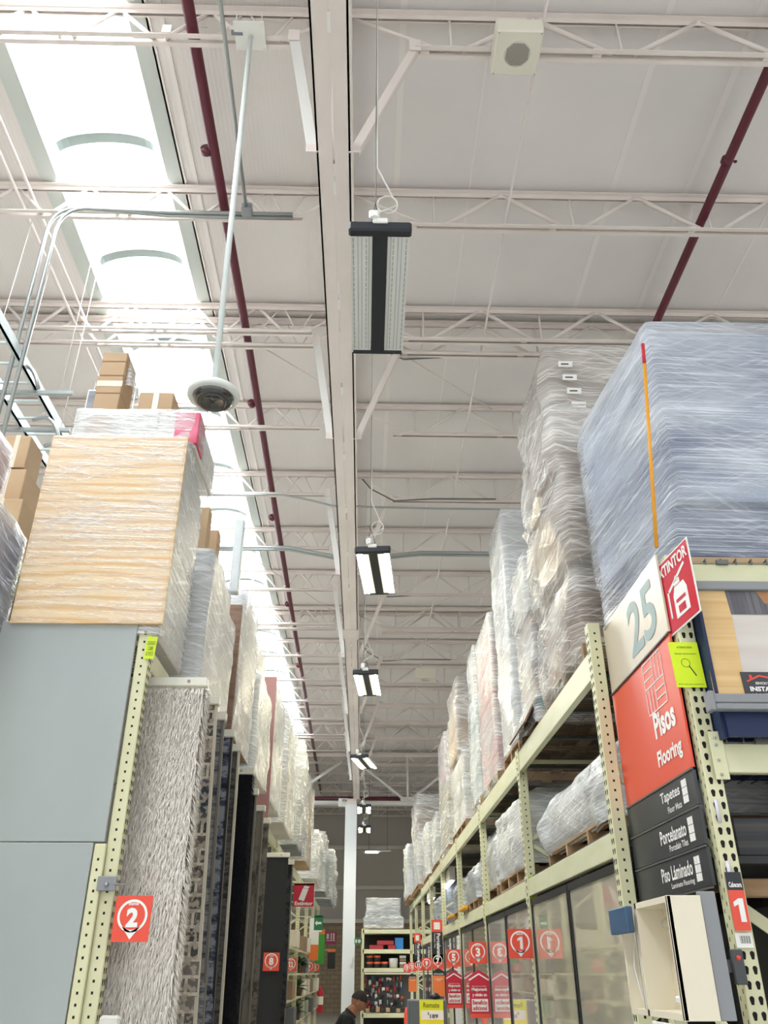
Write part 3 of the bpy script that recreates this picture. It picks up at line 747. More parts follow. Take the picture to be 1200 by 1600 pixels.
# promo banners
def banner(y, label):
    t = thing('promo_banner', label, 'banner', (1.25, y, 1.28), 'red savings banners')
    F = Fr((1.15, y, 1.28), (1,0,0), (0,0,1)); w, h = 0.215, 0.45
    m = MB(); F.box(m, 0, w, 0, h-0.06, -0.003, 0); F.poly(m, [(0,h-0.062),(w,h-0.062),(w/2,h)], 0.0, 0, 0.003); obj('sheet', m, red, t)
    m = MB(); F.line(m, (0.0,h-0.10), (w/2,h-0.04), 0.014, 0.002); F.line(m, (w/2,h-0.04), (w,h-0.10), 0.014, 0.002)
    F.poly(m, [(0.02,0.06),(w-0.02,0.06),(w-0.02,0.175),(0.02,0.175)], 0.002); obj('white_field', m, signw, t)
    F.text('Aprovecha tu crédito', 0.03, 0.285, w-0.06, 0.014, signw, t, 0.002, 0)
    F.text('Mejoravit', 0.025, 0.24, w-0.05, 0.04, signw, t, 0.002, 0.03)
    F.text('y obtén un', 0.03, 0.19, w-0.06, 0.04, signw, t, 0.002, 0.03)
    F.text('Beneficio\nadicional', 0.03, 0.07, w-0.06, 0.095, red, t, 0.0035, 0.03)
    m = MB(); F.poly(m, [(0,0),(w,0),(w,0.04),(0,0.04)], 0.0015); obj('footer', m, orange, t)
banner(PY[2]-0.015, 'red Mejoravit savings banner under the number 3 sign')
banner(PY[3]-0.015, 'red Mejoravit savings banner under the number 5 sign')
def vsign(x0, x1, y, z0, z1, words, small, label):
    t = thing('department_sign', label, 'sign', ((x0+x1)/2, y, z0)); w = x1-x0; h = z1-z0
    F = Fr((x0, y, z0), (1,0,0), (0,0,1))
    m = MB(); F.box(m, 0, w, 0, h-0.19, -0.004, 0); obj('black_plate', m, black_m, t)
    m = MB(); F.box(m, 0, w, h-0.19, h, -0.004, 0); obj('orange_plate', m, orange, t)
    m = MB(); F.poly(m, [(0.04,h-0.15),(w-0.04,h-0.15),(w-0.04,h-0.04),(0.04,h-0.04)], 0.002); obj('tile_icon', m, signw, t)
    G = Fr(F.p(w*0.45, h-0.21, 0), (0,0,-1), (1,0,0))
    G.text(words, 0, 0, h-0.27, 0.065, signw, t, 0.002, 0.03); G.text(small, 0, -0.045, (h-0.27)*0.6, 0.028, signw, t, 0.002, 0)
vsign(1.17, 1.355, PY[4]-0.02, 1.86, 2.5, 'Porcelanato', 'Porcelain Tiles', 'tall black Porcelanato sign with orange square above the number 7 sign')
vsign(1.17, 1.33, PY[6]-0.02, 1.85, 2.5, 'Piso Láminado', 'Laminate Flooring', 'tall narrow black sign with orange square above the number 11 sign')
for y, lb, z in ((PY[4]-0.02, 'orange service banner under the number 7 sign', 1.36), (PY[7]-0.02, 'small orange service banner under the number 13 sign', 1.28)):
    t = thing('service_banner', lb, 'banner', (1.26, y, z)); F = Fr((1.17, y, z), (1,0,0), (0,0,1))
    m = MB(); F.box(m, 0, 0.2, 0, 0.3, -0.003, 0); obj('sheet', m, orange2, t)
    m = MB(); F.box(m, 0, 0.2, 0.3, 0.36, -0.003, 0); F.poly(m, [(0,0.36),(0.2,0.36),(0.1,0.41)], 0); obj('roof_shape', m, black_m, t)
    F.text('INSTALACIÓN', 0.02, 0.31, 0.16, 0.03, signw, t, 0.002, 0.02); F.text('LO INSTALAMOS\nPOR TI', 0.03, 0.22, 0.14, 0.04, signw, t, 0.002, 0.01)
for k in (1, 2, 3, 4, 5):
    z = 2.2
    m = MB(); F = Fr((RX+0.012, PY[k]-0.002, z), (1,0,0), (0,0,1)); F.box(m, 0, 0.05, 0, 0.2, -0.001, 0.001)
    tag(obj('edge_tag', m, neon_g), 'neon yellow tag at the lower beam of the right rack, %s frame' % NTH[k], 'tag', 'neon beam tags')

# glass display panels under the right lower beam
pane = mat('glossy display glass', 'C4BDA8', 0.02, spec=1.0, coat=1.0)
panec = [pane, pane, mat('glossy rose glass', 'C8B8B2', 0.05, spec=1.0, coat=1.0), mat('glossy white glass', 'C8C6BE', 0.05, spec=1.0, coat=1.0)]
for i in range(6):
    a, b = PY[i]+0.08, PY[i+1]-0.02; mid = a+(b-a)*0.49
    for j, (p, q) in enumerate(((a, mid-0.01), (mid+0.01, b))):
        t = thing('tile_showcase', 'glossy black-framed panel under the right rack beam, %s half of %s bay' % (('near', 'far')[j], NTH[i]), 'display panel', (RX+0.02, (p+q)/2, 0.3), 'glossy panels under the right rack')
        obj('glass', MB().box(RX+0.022, RX+0.03, p+0.02, q-0.02, 0.35, 2.19), panec[(i*2+j) % 4], t)
        fr = MB(); x0, x1 = RX+0.012, RX+0.04
        fr.box(x0, x1, p, q, 2.18, 2.225); fr.box(x0, x1, p, q, 0.3, 0.36); fr.box(x0, x1, p, p+0.028, 0.36, 2.18); fr.box(x0, x1, q-0.028, q, 0.36, 2.18)
        obj('frame', fr, dark_frame, t)

# ------------------------------------------------------------------ pallets and wrapped loads
def pallet_mesh(x0, x1, y0, y1, z0):
    m = MB(); n = max(3, int((y1-y0)/0.5)+1)
    for k in range(n):
        a = y0+(y1-y0-0.045)*k/(n-1); m.box(x0, x1, a, a+0.045, z0+0.016, z0+0.10)
    for k in range(6):
        a = x0+(x1-x0-0.10)*k/5; m.box(a, a+0.10, y0, y1, z0+0.10, z0+0.116)
    for k in range(3):
        a = x0+(x1-x0-0.10)*k/2; m.box(a, a+0.10, y0, y1, z0, z0+0.016)
    return m
def corners(b): x0, x1, y0, y1 = b; return [(x0,y0),(x1,y0),(x1,y1),(x0,y1)]
def shell(levels, seed, step=0.045, ring=0.055, amp=0.018, ridge=0.0, top=True, pinch=0.0, ridgep=0.036):
    """levels: [(z, [4 corners ccw])]; returns a wrinkled film skin"""
    m = MB(); zs = []
    z0, z1 = levels[0][0], levels[-1][0]; n = max(3, int((z1-z0)/step))
    c0 = levels[0][1]; per = [max(2, int((Vector(c0[(k+1) % 4])-Vector(c0[k])).length/ring)) for k in range(4)]
    N = sum(per); rows = []
    so = Vector((seed*7.3, seed*3.1, seed*5.7))
    for i in range(n+1):
        z = z0+(z1-z0)*i/n
        for j in range(len(levels)-1):
            if levels[j][0] <= z <= levels[j+1][0]+1e-6: break
        a, b = levels[j], levels[j+1]; s = (z-a[0])/max(1e-6, b[0]-a[0])
        pc = pinch*max(0.0, math.sin(math.pi*s))**0.7*0.55*(1.0-0.5*s) if pinch else 0
        cs = [Vector(a[1][k]).lerp(Vector(b[1][k]), s) for k in range(4)]
        ctr = sum(cs, Vector((0,0)))/4; row = []
        endf = min(1, (z1-z)/0.05); 
        for k in range(4):
            p, q = cs[k], cs[(k+1) % 4]; d = (q-p); nn = Vector((d.y, -d.x)).normalized()
            for e in range(per[k]):
                t_ = e/per[k]; pt = p+d*t_
                edge = min(t_, 1-t_)*d.length
                rnd = 0.014*max(0, 1-edge/0.05)**2
                pt = pt + (ctr-pt).normalized()*rnd*1.0
                P = Vector((pt.x, pt.y, z))+so
                h = noise.noise(Vector((P.x*2.2, P.y*2.2, P.z*2.6)))*amp*1.5 + noise.noise(Vector((P.x*5, P.y*5, P.z*14+(P.x+P.y)*3)))*amp*0.7 + noise.noise(Vector((P.x*9, P.y*9, P.z*38)))*amp*0.3
                if ridge: h += ridge*math.sin(2*math.pi*(z+0.004*math.sin(pt.x*9+pt.y*7))/ridgep)*(0.35+0.65*max(0, 1-edge/0.35))
                pt = pt + nn*(max(h, -0.004)+pc)
                row.append((pt.x, pt.y, z+noise.noise(P*3)*0.012))
        rows.append(row)
    vs = [v for r in rows for v in r]; fs = []
    for i in range(n):
        for k in range(N):
            a = i*N+k; b = i*N+(k+1) % N; fs.append((a, b, b+N, a+N))
    m.add(vs, fs, 0, True)
    if top:
        b = len(m.v); last = rows[-1]; cx = sum(v[0] for v in last)/N; cy = sum(v[1] for v in last)/N; cz = sum(v[2] for v in last)/N
        prev = (n*N)
        for fr_, dz in ((0.66, 0.01), (0.33, 0.015)):
            base = len(m.v)
            m.v += [(cx+(v[0]-cx)*fr_, cy+(v[1]-cy)*fr_, v[2]+dz+0.02*noise.noise(Vector(v)*4)) for v in last]
            for k in range(N): m.f.append((prev+k, prev+(k+1) % N, base+(k+1) % N, base+k)); m.m.append(0); m.smooth.append(True)
            prev = base
        m.v.append((cx, cy, cz+0.01)); ci = len(m.v)-1
        for k in range(N): m.f.append((prev+k, prev+(k+1) % N, ci)); m.m.append(0); m.smooth.append(True)
    return m
def cartons(b, z0, z1, nx, ny, nz, gap=0.006):
    x0, x1, y0, y1 = b; m = MB()
    for i in range(nx):
        for j in range(ny):
            for k in range(nz):
                if 0 < i < nx-1 and 0 < j < ny-1: continue
                a, c = x0+(x1-x0)*i/nx, x0+(x1-x0)*(i+1)/nx; d, e = y0+(y1-y0)*j/ny, y0+(y1-y0)*(j+1)/ny; f, h = z0+(z1-z0)*k/nz, z0+(z1-z0)*(k+1)/nz
                r = lambda: random.uniform(0, gap)
                m.bbox(a+r(), c-r(), d+r(), e-r(), f, h-0.004, 0.008)
    return m
SEED = [1]
def seed_skirt(l): return len(l) % 2 == 0
def wrapped(label, base, tiers, fm, group=None, pal=True, pinch=0.0, amp=0.018, step=0.045, ring=0.055, cat='wrapped pallet', name='wrapped_pallet', fz0=None):
    """tiers: [(z0, z1, (x0,x1,y0,y1), material, (nx,ny,nz))], base=(x0,x1,y0,y1,z)"""
    x0, x1, y0, y1, z = base
    t = thing(name, label, cat, ((x0+x1)/2, (y0+y1)/2, z), group)
    if x0 < 0 and pal: pal = False; tiers = [(z+0.03,)+tuple(tiers[0][1:])] + list(tiers[1:])
    if pal: obj('pallet', pallet_mesh(x0, x1, y0, y1, z), wood, t)
    lv = []
    for (a, b, bb, m, g_) in tiers:
        obj('carton_stack', cartons(bb, a, b, *g_), m, t)
        e = 0.012+amp*0.5; c = corners((bb[0]-e, bb[1]+e, bb[2]-e, bb[3]+e))
        lv += [(a+0.005, c), (b-0.0, c)]
    if fz0 is None and (x0 < 0 or seed_skirt(label)): fz0 = z+0.02
    lv2 = [lv[0]]
    for q in lv[1:]:
        if q[0] <= lv2[-1][0]: q = (lv2[-1][0]+0.02, q[1])
        lv2.append(q)
    if fz0: lv2[0] = (fz0, lv2[0][1])
    lv2[-1] = (lv2[-1][0]+0.015, lv2[-1][1])
    SEED[0] += 1
    obj('stretch_film', shell(lv2, SEED[0], step, ring, amp, pinch=pinch), fm, t)
    return t

UZ = 3.45
# --- right, over the end cap: the big bluish load
t = thing('wrapped_pallet', 'huge bluish stretch-wrapped stack of sheets on the right end cap', 'wrapped pallet', (2.7, 4.2, 3.47), None)
obj('cardboard_sheet', MB().box(1.56, 3.95, 3.64, 4.7, 3.47, 3.5), card, t)
obj('lower_goods', MB().bbox(1.57, 3.88, 3.7, 4.66, 3.5, 3.83, 0.02), mat('dark blue goods', '3B4A6E', 0.6, var=((1,1,5), '8A96AC', 0.4, 0.7)), t)
obj('sheet_stack', MB().add([(1.615,3.66,3.83),(3.9,3.66,3.83),(3.9,4.78,3.83),(1.5,4.78,3.83),(1.615,3.66,4.97),(3.9,3.66,4.97),(3.9,4.78,4.97),(1.5,4.78,4.97)], [(0,3,2,1),(4,5,6,7),(0,1,5,4),(1,2,6,5),(2,3,7,6),(3,0,4,7)]), bluegoods, t)
lo = [(1.54,3.64),(3.92,3.64),(3.92,4.66),(1.42,4.66)]; mi_ = [(1.585,3.60),(3.94,3.60),(3.94,4.83),(1.455,4.83)]
obj('stretch_film', shell([(3.5, lo), (3.78, [(1.56,3.66),(3.92,3.66),(3.92,4.7),(1.44,4.7)]), (3.85, mi_), (5.0, mi_)], 3, 0.009, 0.05, 0.004, 0.005), film_blue, t)
tag(obj('marker_pole', MB().tube([(1.385, 3.5, 3.48), (1.5, 3.5, 4.60)], 0.0095, 8), mat('amber pole', 'E8A01E', 0.4)), 'slim amber pole leaning on the big bluish load', 'pole')
mp_ = bpy.data.objects['marker_pole']; obj('red_tip', MB().tube([(1.5, 3.5, 4.60), (1.512, 3.5, 4.74)], 0.0105, 8), mat('red tip', 'C8203A', 0.4), mp_)

# --- right upper level
B = lambda y0, y1, x0=1.42, x1=2.4: (x0, x1, y0, y1)
t = wrapped('tall lumpy shrink-wrapped pallet of brown cartons right behind the big bluish load', (1.4, 2.42, 5.05, 6.3, UZ),
        [(3.57, 4.15, B(5.12, 6.28, 1.43), card2, (2,3,2)), (4.19, 4.9, B(5.02, 6.2, 1.40), card2, (2,3,2)), (4.94, 5.45, B(5.08, 6.1, 1.38), card2, (2,3,2)), (5.5, 6.12, B(5.18, 6.05, 1.42), card2, (2,3,2))], film_lumpy, pinch=0.13, amp=0.03)
for k in range(4):
    z = 5.82-k*0.13
    F = Fr((1.47+k*0.02, 5.02, z), (1,0,0), (0.1,0,1)); m = MB(); F.box(m, 0, 0.11, 0, 0.055, 0, 0.002); lb_ = obj('shipping_label', m, signw, t)
    m = MB(); F.box(m, 0.02, 0.08, 0.02, 0.032, 0.002, 0.003); obj('barcode', m, ink, lb_)
wrapped('wrapped brown cartons under white sacks, next beyond the tall lumpy right pallet', (1.4, 2.42, 6.6, 7.45, UZ),
        [(3.57, 3.72, B(6.62,7.4), teal, (1,1,1)), (3.73, 4.5, B(6.62,7.4,1.44), card2, (2,2,4)), (4.52, 5.0, B(6.66,7.4,1.42), whitebox, (2,2,1))], film_mid, amp=0.03, pinch=0.02)
wrapped('tall grey shrink-wrapped pallet with a flat brown lid, right side', (1.4, 2.42, 7.55, 8.48, UZ),
        [(3.57, 4.6, B(7.62,8.45), whitebox, (2,2,3)), (4.62, 5.62, B(7.6,8.42), greybox, (2,2,2)), (5.64, 5.9, B(7.58,8.44,1.41), greybox, (1,1,1)), (5.9, 5.96, B(7.56,8.46,1.41), card, (1,1,1))], film_white, amp=0.022, pinch=0.02)
wrapped('rosy wrapped stack of brown cartons standing above the second right rack frame', (1.4, 2.42, 8.9, 10.25, UZ),
        [(3.57, 5.3, B(8.95,10.2), pinkgoods, (2,2,8)), (5.3, 5.36, B(8.93,10.2), card2, (1,1,1))], film_mid, amp=0.012)
wrapped('narrow silvery wrapped stack with teal edges, right side', (1.4, 2.42, 10.35, 11.2, UZ),
        [(3.57, 4.9, B(10.4,11.15), mat('teal white goods', 'D5DBDA', 0.6, var=((1,1,14), '4C93A0', 0.55, 0.62)), (2,2,10)), (4.92, 5.5, B(10.42,11.0), whitebox, (1,1,2))], film_mid, amp=0.02, pinch=0.02)
wrapped('wrapped pallet with big brown cartons on top of white sacks, right side', (1.4, 2.42, 12.0, 13.9, UZ),
        [(3.57, 4.55, B(12.1,13.8), whitebox, (2,3,3)), (4.57, 5.35, B(12.3,13.7,1.38), card, (1,2,2)), (5.36, 5.72, B(12.4,13.7,1.42), card, (1,2,1))], film_clear, amp=0.02, pinch=0.02)
wrapped('slender wrapped stack of many thin rosy and cream layers, right side', (1.4, 2.42, 14.6, 16.4, UZ),
        [(3.57, 4.7, B(14.7,16.3), mat('cream layers', 'D8D2BE', 0.7, var=((0.2,0.2,26), 'AFA894', 0.45, 0.55)), (2,3,14)), (4.7, 5.5, B(14.9,16.2), mat('rosy layers', 'CDA8B4', 0.7, var=((0.2,0.2,26), 'E0D6D2', 0.45, 0.55)), (2,3,10))], film_clear, amp=0.01)
wrapped('lower silvery wrapped pallet beyond the layered stack, right side', (1.4, 2.42, 16.9, 18.4, UZ), [(3.57, 4.45, B(17.0,18.3), whitebox, (2,3,5))], film_mid, amp=0.03)
wrapped('crate-like white wrapped load on the right rack, over the sixth frame', (1.4, 2.42, 19.2, 21.0, UZ), [(3.57, 4.6, B(19.3,20.9), whitebox, (2,4,4))], film_mid, amp=0.03)
wrapped('tall wrapped load with brown board top far along the right rack', (1.3, 2.42, 21.6, 24.4, UZ), [(3.57, 4.8, B(21.8,24.2,1.36), whitebox, (2,3,3)), (4.82, 5.7, B(22.0,24.3,1.36), card2, (1,2,2))], film_mid, amp=0.04, pinch=0.03, step=0.08, ring=0.1)
wrapped('farthest silvery wrapped load on the right rack', (1.25, 2.42, 25.0, 27.2, UZ), [(3.57, 4.9, B(25.1,27.1,1.25), whitebox, (2,3,4))], film_white, amp=0.05, step=0.08, ring=0.1)
t = tag(obj('cardboard_flap', MB().add([(1.3,6.7,3.5),(1.3,7.5,3.5),(1.42,6.7,3.72),(1.42,7.5,3.68),(1.31,6.7,3.49),(1.31,7.5,3.49),(1.43,6.7,3.71),(1.43,7.5,3.67)], [(0,1,3,2),(4,6,7,5),(0,2,6,4),(1,5,7,3),(2,3,7,6),(0,4,5,1)]), card2), 'crumpled brown cardboard flap leaning over the right upper beam', 'cardboard')

# --- right middle level
MZ = 2.41
def mound(label, x0, x1, y0, y1, z0, tops, fm, m, seed):
    t = thing('wrapped_pallet', label, 'wrapped pallet', ((x0+x1)/2, (y0+y1)/2, z0), 'wrapped sacks on the right middle shelf')
    obj('pallet', pallet_mesh(x0+0.04, x1, y0+0.1, y1-0.1, z0), wood, t)
    lv = []; li = []
    for (z, ins) in tops:
        lv.append((z, corners((x0+ins[0], x1, y0+ins[1], y1-ins[2]))))
        li.append((z-0.02 if z > z0+0.2 else z, corners((x0+ins[0]+0.05, x1-0.05, y0+ins[1]+0.05, y1-ins[2]-0.05))))
    obj('sack_pile', shell(li, seed+50, 0.06, 0.08, 0.03), m, t)
    obj('stretch_film', shell(lv, seed, 0.03, 0.05, 0.032), fm, t)
sack = mat('pale sacks', 'CFCBC6', 0.7, var=((2,2,2), 'A8A29C', 0.45, 0.6))
mound('white wrapped mound of sacks on the middle shelf, nearest of its row', 1.42, 2.4, 4.95, 7.1, MZ, [(2.5,(0.06,0,0.15)), (2.58,(0.02,0,0.02)), (2.75,(0.0,0,0.03)), (2.88,(0.04,0.0,0.35)), (3.02,(0.25,0.05,0.8)), (3.08,(0.4,0.3,1.0))], film_white, sack, 21)
mound('bulging white wrapped sacks on a wooden pallet, second along the middle shelf', 1.38, 2.4, 7.62, 9.45, MZ, [(2.53,(0.04,0,0.05)), (2.75,(0.0,0,0.1)), (2.95,(0.03,0,0.12)), (3.1,(0.02,0.02,0.1)), (3.2,(0.2,0.2,0.3))], film_white, sack, 22)
mound('crumpled grey wrapped sacks, third along the middle shelf', 1.4, 2.4, 9.6, 11.1, MZ, [(2.53,(0.04,0,0.05)), (2.85,(0.0,0,0.1)), (3.0,(0.05,0,0.2)), (3.12,(0.1,0.2,0.4))], film_mid, sack, 23)
mound('low grey wrapped bundle, fourth along the middle shelf', 1.4, 2.4, 11.3, 13.0, MZ, [(2.53,(0.04,0,0.05)), (2.8,(0.0,0,0.1)), (2.95,(0.1,0.2,0.4))], film_mid, greybox, 24)
mound('dark netted wrapped bundle, fifth along the middle shelf', 1.4, 2.3, 13.3, 14.6, MZ, [(2.53,(0.04,0,0.05)), (2.8,(0.0,0,0.1)), (2.95,(0.1,0.2,0.4))], film_clear, mat('dark goods', '3A3638', 0.7), 25)
mound('wrapped bundle sixth along the middle shelf', 1.4, 2.3, 16.95, 18.3, MZ, [(2.53,(0.04,0,0.05)), (2.9,(0.0,0,0.1)), (3.0,(0.1,0.2,0.4))], film_mid, greybox, 26)
for i, y in enumerate((11.9, 13.7)):
    tag(obj('strap_buckle', MB().bbox(1.3, 1.37, y, y+0.55, 2.42-i*0.0, 2.47, 0.012), mat('amber strap', 'DDA12E', 0.5)), 'amber strap end over the right lower beam, %s of two' % ('nearer', 'farther')[i], 'strap')
for i, (y, x) in enumerate(((15.2, 1.5), (18.9, 1.45))):
    t = thing('shelf_tube_light', 'short lit tube lamp inside the right rack, %s of two' % ('nearer', 'farther')[i], 'lamp', (x, y, 3.0))
    obj('tube', MB().tube([(x, y, 3.05), (x, y+1.2, 3.05)], 0.02, 8), mat('dim tube', 'F4F8FF', 0.4, emit=('F0F6FF', 5)), t); obj('housing', MB().box(x-0.05, x+0.05, y, y+1.2, 3.07, 3.28), white, t)
for i, y in enumerate((15.95, 16.1, 16.25)):
    tag(obj('display_sheet', MB().add([(1.5,y,2.42),(2.3,y,2.42),(2.3,y+0.4,3.2),(1.5,y+0.4,3.2),(1.5,y+0.03,2.42),(2.3,y+0.03,2.42),(2.3,y+0.43,3.2),(1.5,y+0.43,3.2)], [(0,1,2,3),(7,6,5,4),(0,4,5,1),(2,6,7,3),(1,5,6,2),(0,3,7,4)]), greybox), 'grey sheet leaning inside the right rack, %s of three' % NTH[i], 'sheet', 'leaning grey sheets')
# back-to-back stock added behind the right rack; dark colour stands in for shade
shade_stock = mat('cartons darkened as shade', '4A3B33', 0.85, var=((1,1,4), '2B2A30', 0.4, 0.6))
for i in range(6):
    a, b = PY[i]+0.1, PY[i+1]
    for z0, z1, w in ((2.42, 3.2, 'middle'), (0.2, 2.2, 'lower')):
        t = thing('stock_stack', 'shade-dark carton stack deep in the right rack, %s level, %s bay' % (w, NTH[i]), 'carton stack', (3.0, (a+b)/2, z0), 'shade-dark stock behind the right rack')
        obj('carton_stack', cartons((2.5, 3.5, a, b), z0, z1, 1, 3, 3), shade_stock, t)
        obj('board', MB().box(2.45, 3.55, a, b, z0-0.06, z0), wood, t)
        if w == 'lower': obj('plinth', MB().box(2.5, 3.5, a, b, 0, 0.14), shade_stock, t)
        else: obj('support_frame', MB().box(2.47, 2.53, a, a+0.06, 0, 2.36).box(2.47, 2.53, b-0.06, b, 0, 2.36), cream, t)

# --- left upper level
t = wrapped('large wrapped load faced with a plywood sheet above the grey board', (-2.12, -1.28, 4.76, 5.55, UZ+0.0),
        [(3.57, 4.86, (-2.12, -1.27, 4.75, 5.5), whitebox, (2,2,2)), (4.88, 5.17, (-2.06, -1.2, 4.79, 5.48), whitebox, (3,2,1))], film_mid, amp=0.006, fz0=3.49)
pl = mat('knotty plywood', 'DDAE70', 0.6)
nt = pl.node_tree; b = nt.nodes['Principled BSDF']; tc = nt.nodes.new('ShaderNodeTexCoord'); mp = nt.nodes.new('ShaderNodeMapping'); mp.inputs['Scale'].default_value = (1.3, 1, 5.0)
wv = nt.nodes.new('ShaderNodeTexWave'); wv.bands_direction = 'Z'; wv.inputs['Scale'].default_value = 0.9; wv.inputs['Distortion'].default_value = 9; wv.inputs['Detail'].default_value = 3; wv.inputs['Detail Scale'].default_value = 0.7
rp = nt.nodes.new('ShaderNodeValToRGB'); rp.color_ramp.elements[0].color = srgb('E8CFA6'); rp.color_ramp.elements[1].color = srgb('D9B27C'); rp.color_ramp.elements[0].position = 0.35; rp.color_ramp.elements[1].position = 0.95
nt.links.new(tc.outputs['Object'], mp.inputs[0]); nt.links.new(mp.outputs[0], wv.inputs['Vector']); nt.links.new(wv.outputs['Fac'], rp.inputs[0]); nt.links.new(rp.outputs[0], b.inputs['Base Color'])
obj('plywood_sheet', MB().box(-2.15, -1.235, 4.705, 4.724, 3.54, 4.90), pl, t)
fs_ = film('front sheet film', 'F4F5F5', 0.04, 0.62, 0.2, 80, 0.7)
obj('front_film', shell([(3.545, corners((-2.157, -1.228, 4.698, 4.73))), (4.905, corners((-2.157, -1.228, 4.698, 4.73)))], 77, 0.03, 0.03, 0.002), fs_, t)
obj('pink_carton', MB().bbox(-1.36, -1.19, 4.778, 4.99, 4.90, 5.165, 0.006), redcard, t)
obj('brown_carton', MB().bbox(-1.98, -1.8, 4.782, 4.95, 4.90, 5.17, 0.006), card, t)
t = thing('carton_tower', 'tall narrow brown carton tower standing on the plywood-faced load', 'cartons', (-1.87, 4.9, 5.16))
for k, (z0, z1) in enumerate(((5.17, 5.34), (5.34, 5.5), (5.5, 5.63), (5.63, 5.72))):
    c_ = obj('carton', MB().bbox(-1.97, -1.79, 4.8, 5.05, z0, z1-0.003, 0.006), card, t)
    if k == 1: obj('tape', MB().box(-1.972, -1.788, 4.798, 4.8, z0+0.06, z0+0.11), tape, c_)
obj('torn_film', shell([(5.45, corners((-1.8, -1.74, 4.84, 5.08))), (5.7, corners((-1.8, -1.76, 4.84, 5.08)))], 5, 0.03, 0.03, 0.02), film_clear, t)
t = thing('carton', 'small square brown carton with pale tape beside the carton tower', 'carton', (-1.53, 5.0, 5.15))
obj('body', MB().bbox(-1.665, -1.42, 4.85, 5.1, 5.15, 5.39, 0.005), card, t); obj('tape', MB().box(-1.565, -1.525, 4.848, 4.851, 5.15, 5.39).box(-1.565, -1.525, 4.85, 5.1, 5.389, 5.391), tape, t)
t = thing('framed_picture', 'small white-framed item leaning left of the carton tower', 'frame', (-2.0, 4.85, 5.14))
obj('frame', MB().bbox(-2.04, -1.96, 4.84, 4.87, 5.15, 5.4, 0.004), white, t); obj('front', MB().box(-2.03, -1.965, 4.837, 4.84, 5.165, 5.385), greybox, t)
LB = lambda y0, y1, x1=-1.17: (-2.2, x1, y0, y1)
wrapped('flat-sided silvery wrapped load right behind the plywood-faced one, left rack', (-2.2, -1.17, 5.6, 6.9, UZ), [(3.57, 4.35, LB(5.62,6.85), whitebox, (2,2,3)), (4.36, 4.55, LB(5.75,6.7,-1.2), greybox, (2,2,1))], film_white, amp=0.014)
for i, (y, x, z, m) in enumerate(((5.85, -1.28, 5.0, 'tall'), (6.15, -1.25, 4.95, 'short'))):
    tag(obj('long_carton', MB().bbox(x-0.14, x, y, y+0.12, 4.58, z, 0.006), card), '%s upright brown carton standing on the flat-sided left load' % m, 'carton')
wrapped('wrapped load with bare brown carton face toward the camera, left rack', (-2.2, -1.15, 7.05, 8.3, UZ), [(3.5, 4.6, LB(7.05,8.25,-1.16), card2, (1,1,1)), (4.61, 4.9, LB(7.3,8.2,-1.17), whitebox, (1,2,1))], film_white, amp=0.02)
tag(obj('brown_board', MB().bbox(-1.5, -1.13, 6.97, 7.01, 3.47, 4.62, 0.004), card2), 'bare brown board edge between two wrapped left loads', 'board')
tag(obj('foam_post', MB().bbox(-1.2, -1.12, 6.6, 6.68, 4.58, 5.3, 0.01), mat('foam edge', 'D3DADB', 0.5, bump=((60,60,60), 0.5, 0.004))), 'upright silvery foam corner post sticking up on the left rack', 'post')
wrapped('shiny wrapped load topped by open brown cartons, left rack', (-2.2, -1.15, 8.45, 9.8, UZ), [(3.57, 4.5, LB(8.5,9.7,-1.14), whitebox, (2,3,4)), (4.52, 4.9, LB(8.6,9.3,-1.2), card, (2,2,1))], film_white, amp=0.025, pinch=0.02)
wrapped('wrapped load with a rose edge board, left rack middle', (-2.2, -1.15, 10.0, 11.5, UZ), [(3.57, 4.8, LB(10.05,11.4,-1.13), whitebox, (2,3,5))], film_white, amp=0.02)
tag(obj('rose_board', MB().bbox(-1.35, -1.10, 9.93, 9.955, 3.2, 4.9, 0.004), mat('dull rose board', '9C7472', 0.7)), 'narrow rose-coloured board standing between left loads', 'board')
wrapped('bulky silvery wrapped load before the pointed one, left rack', (-2.2, -1.12, 11.7, 13.6, UZ), [(3.57, 4.6, LB(11.8,13.5,-1.12), whitebox, (2,3,3)), (4.62, 5.1, LB(12.0,13.4,-1.15), whitebox, (1,2,1))], film_mid, amp=0.04, pinch=0.03)
wrapped('tall wrapped load with pointed loose film corner, left rack', (-2.2, -1.1, 13.9, 15.7, UZ), [(3.57, 4.4, LB(14.0,15.6,-1.1), greybox, (2,3,3)), (4.42, 5.1, LB(14.0,15.5,-1.08), whitebox, (1,2,2))], film_mid, amp=0.05, pinch=0.05)
wrapped('wrapped load with a strapped round end, left rack beyond the pointed one', (-2.2, -1.1, 16.0, 18.0, UZ), [(3.57, 4.95, LB(16.1,17.9,-1.08), card, (1,2,2))], film_clear, amp=0.03)
wrapped('far glassy blue wrapped load on the left rack', (-2.2, -1.05, 19.3, 22.0, UZ), [(3.5, 4.45, LB(19.4,21.9,-1.05), whitebox, (2,3,3))], film_mid, amp=0.05, step=0.08, ring=0.1)
wrapped('far wrapped load with brown crates on top, left rack', (-2.2, -1.0, 22.4, 24.6, UZ), [(3.5, 4.4, LB(22.5,24.5,-1.0), greybox, (2,3,3)), (4.42, 4.85, LB(22.5,24.5,-1.05), card2, (1,2,1))], film_mid, amp=0.05, step=0.08, ring=0.1)
wrapped('last crinkled wrapped load on the left rack', (-2.2, -0.95, 25.0, 28.5, UZ), [(3.5, 4.75, LB(25.1,28.4,-0.95), greybox, (2,3,4))], film_mid, amp=0.08, step=0.1, ring=0.12)

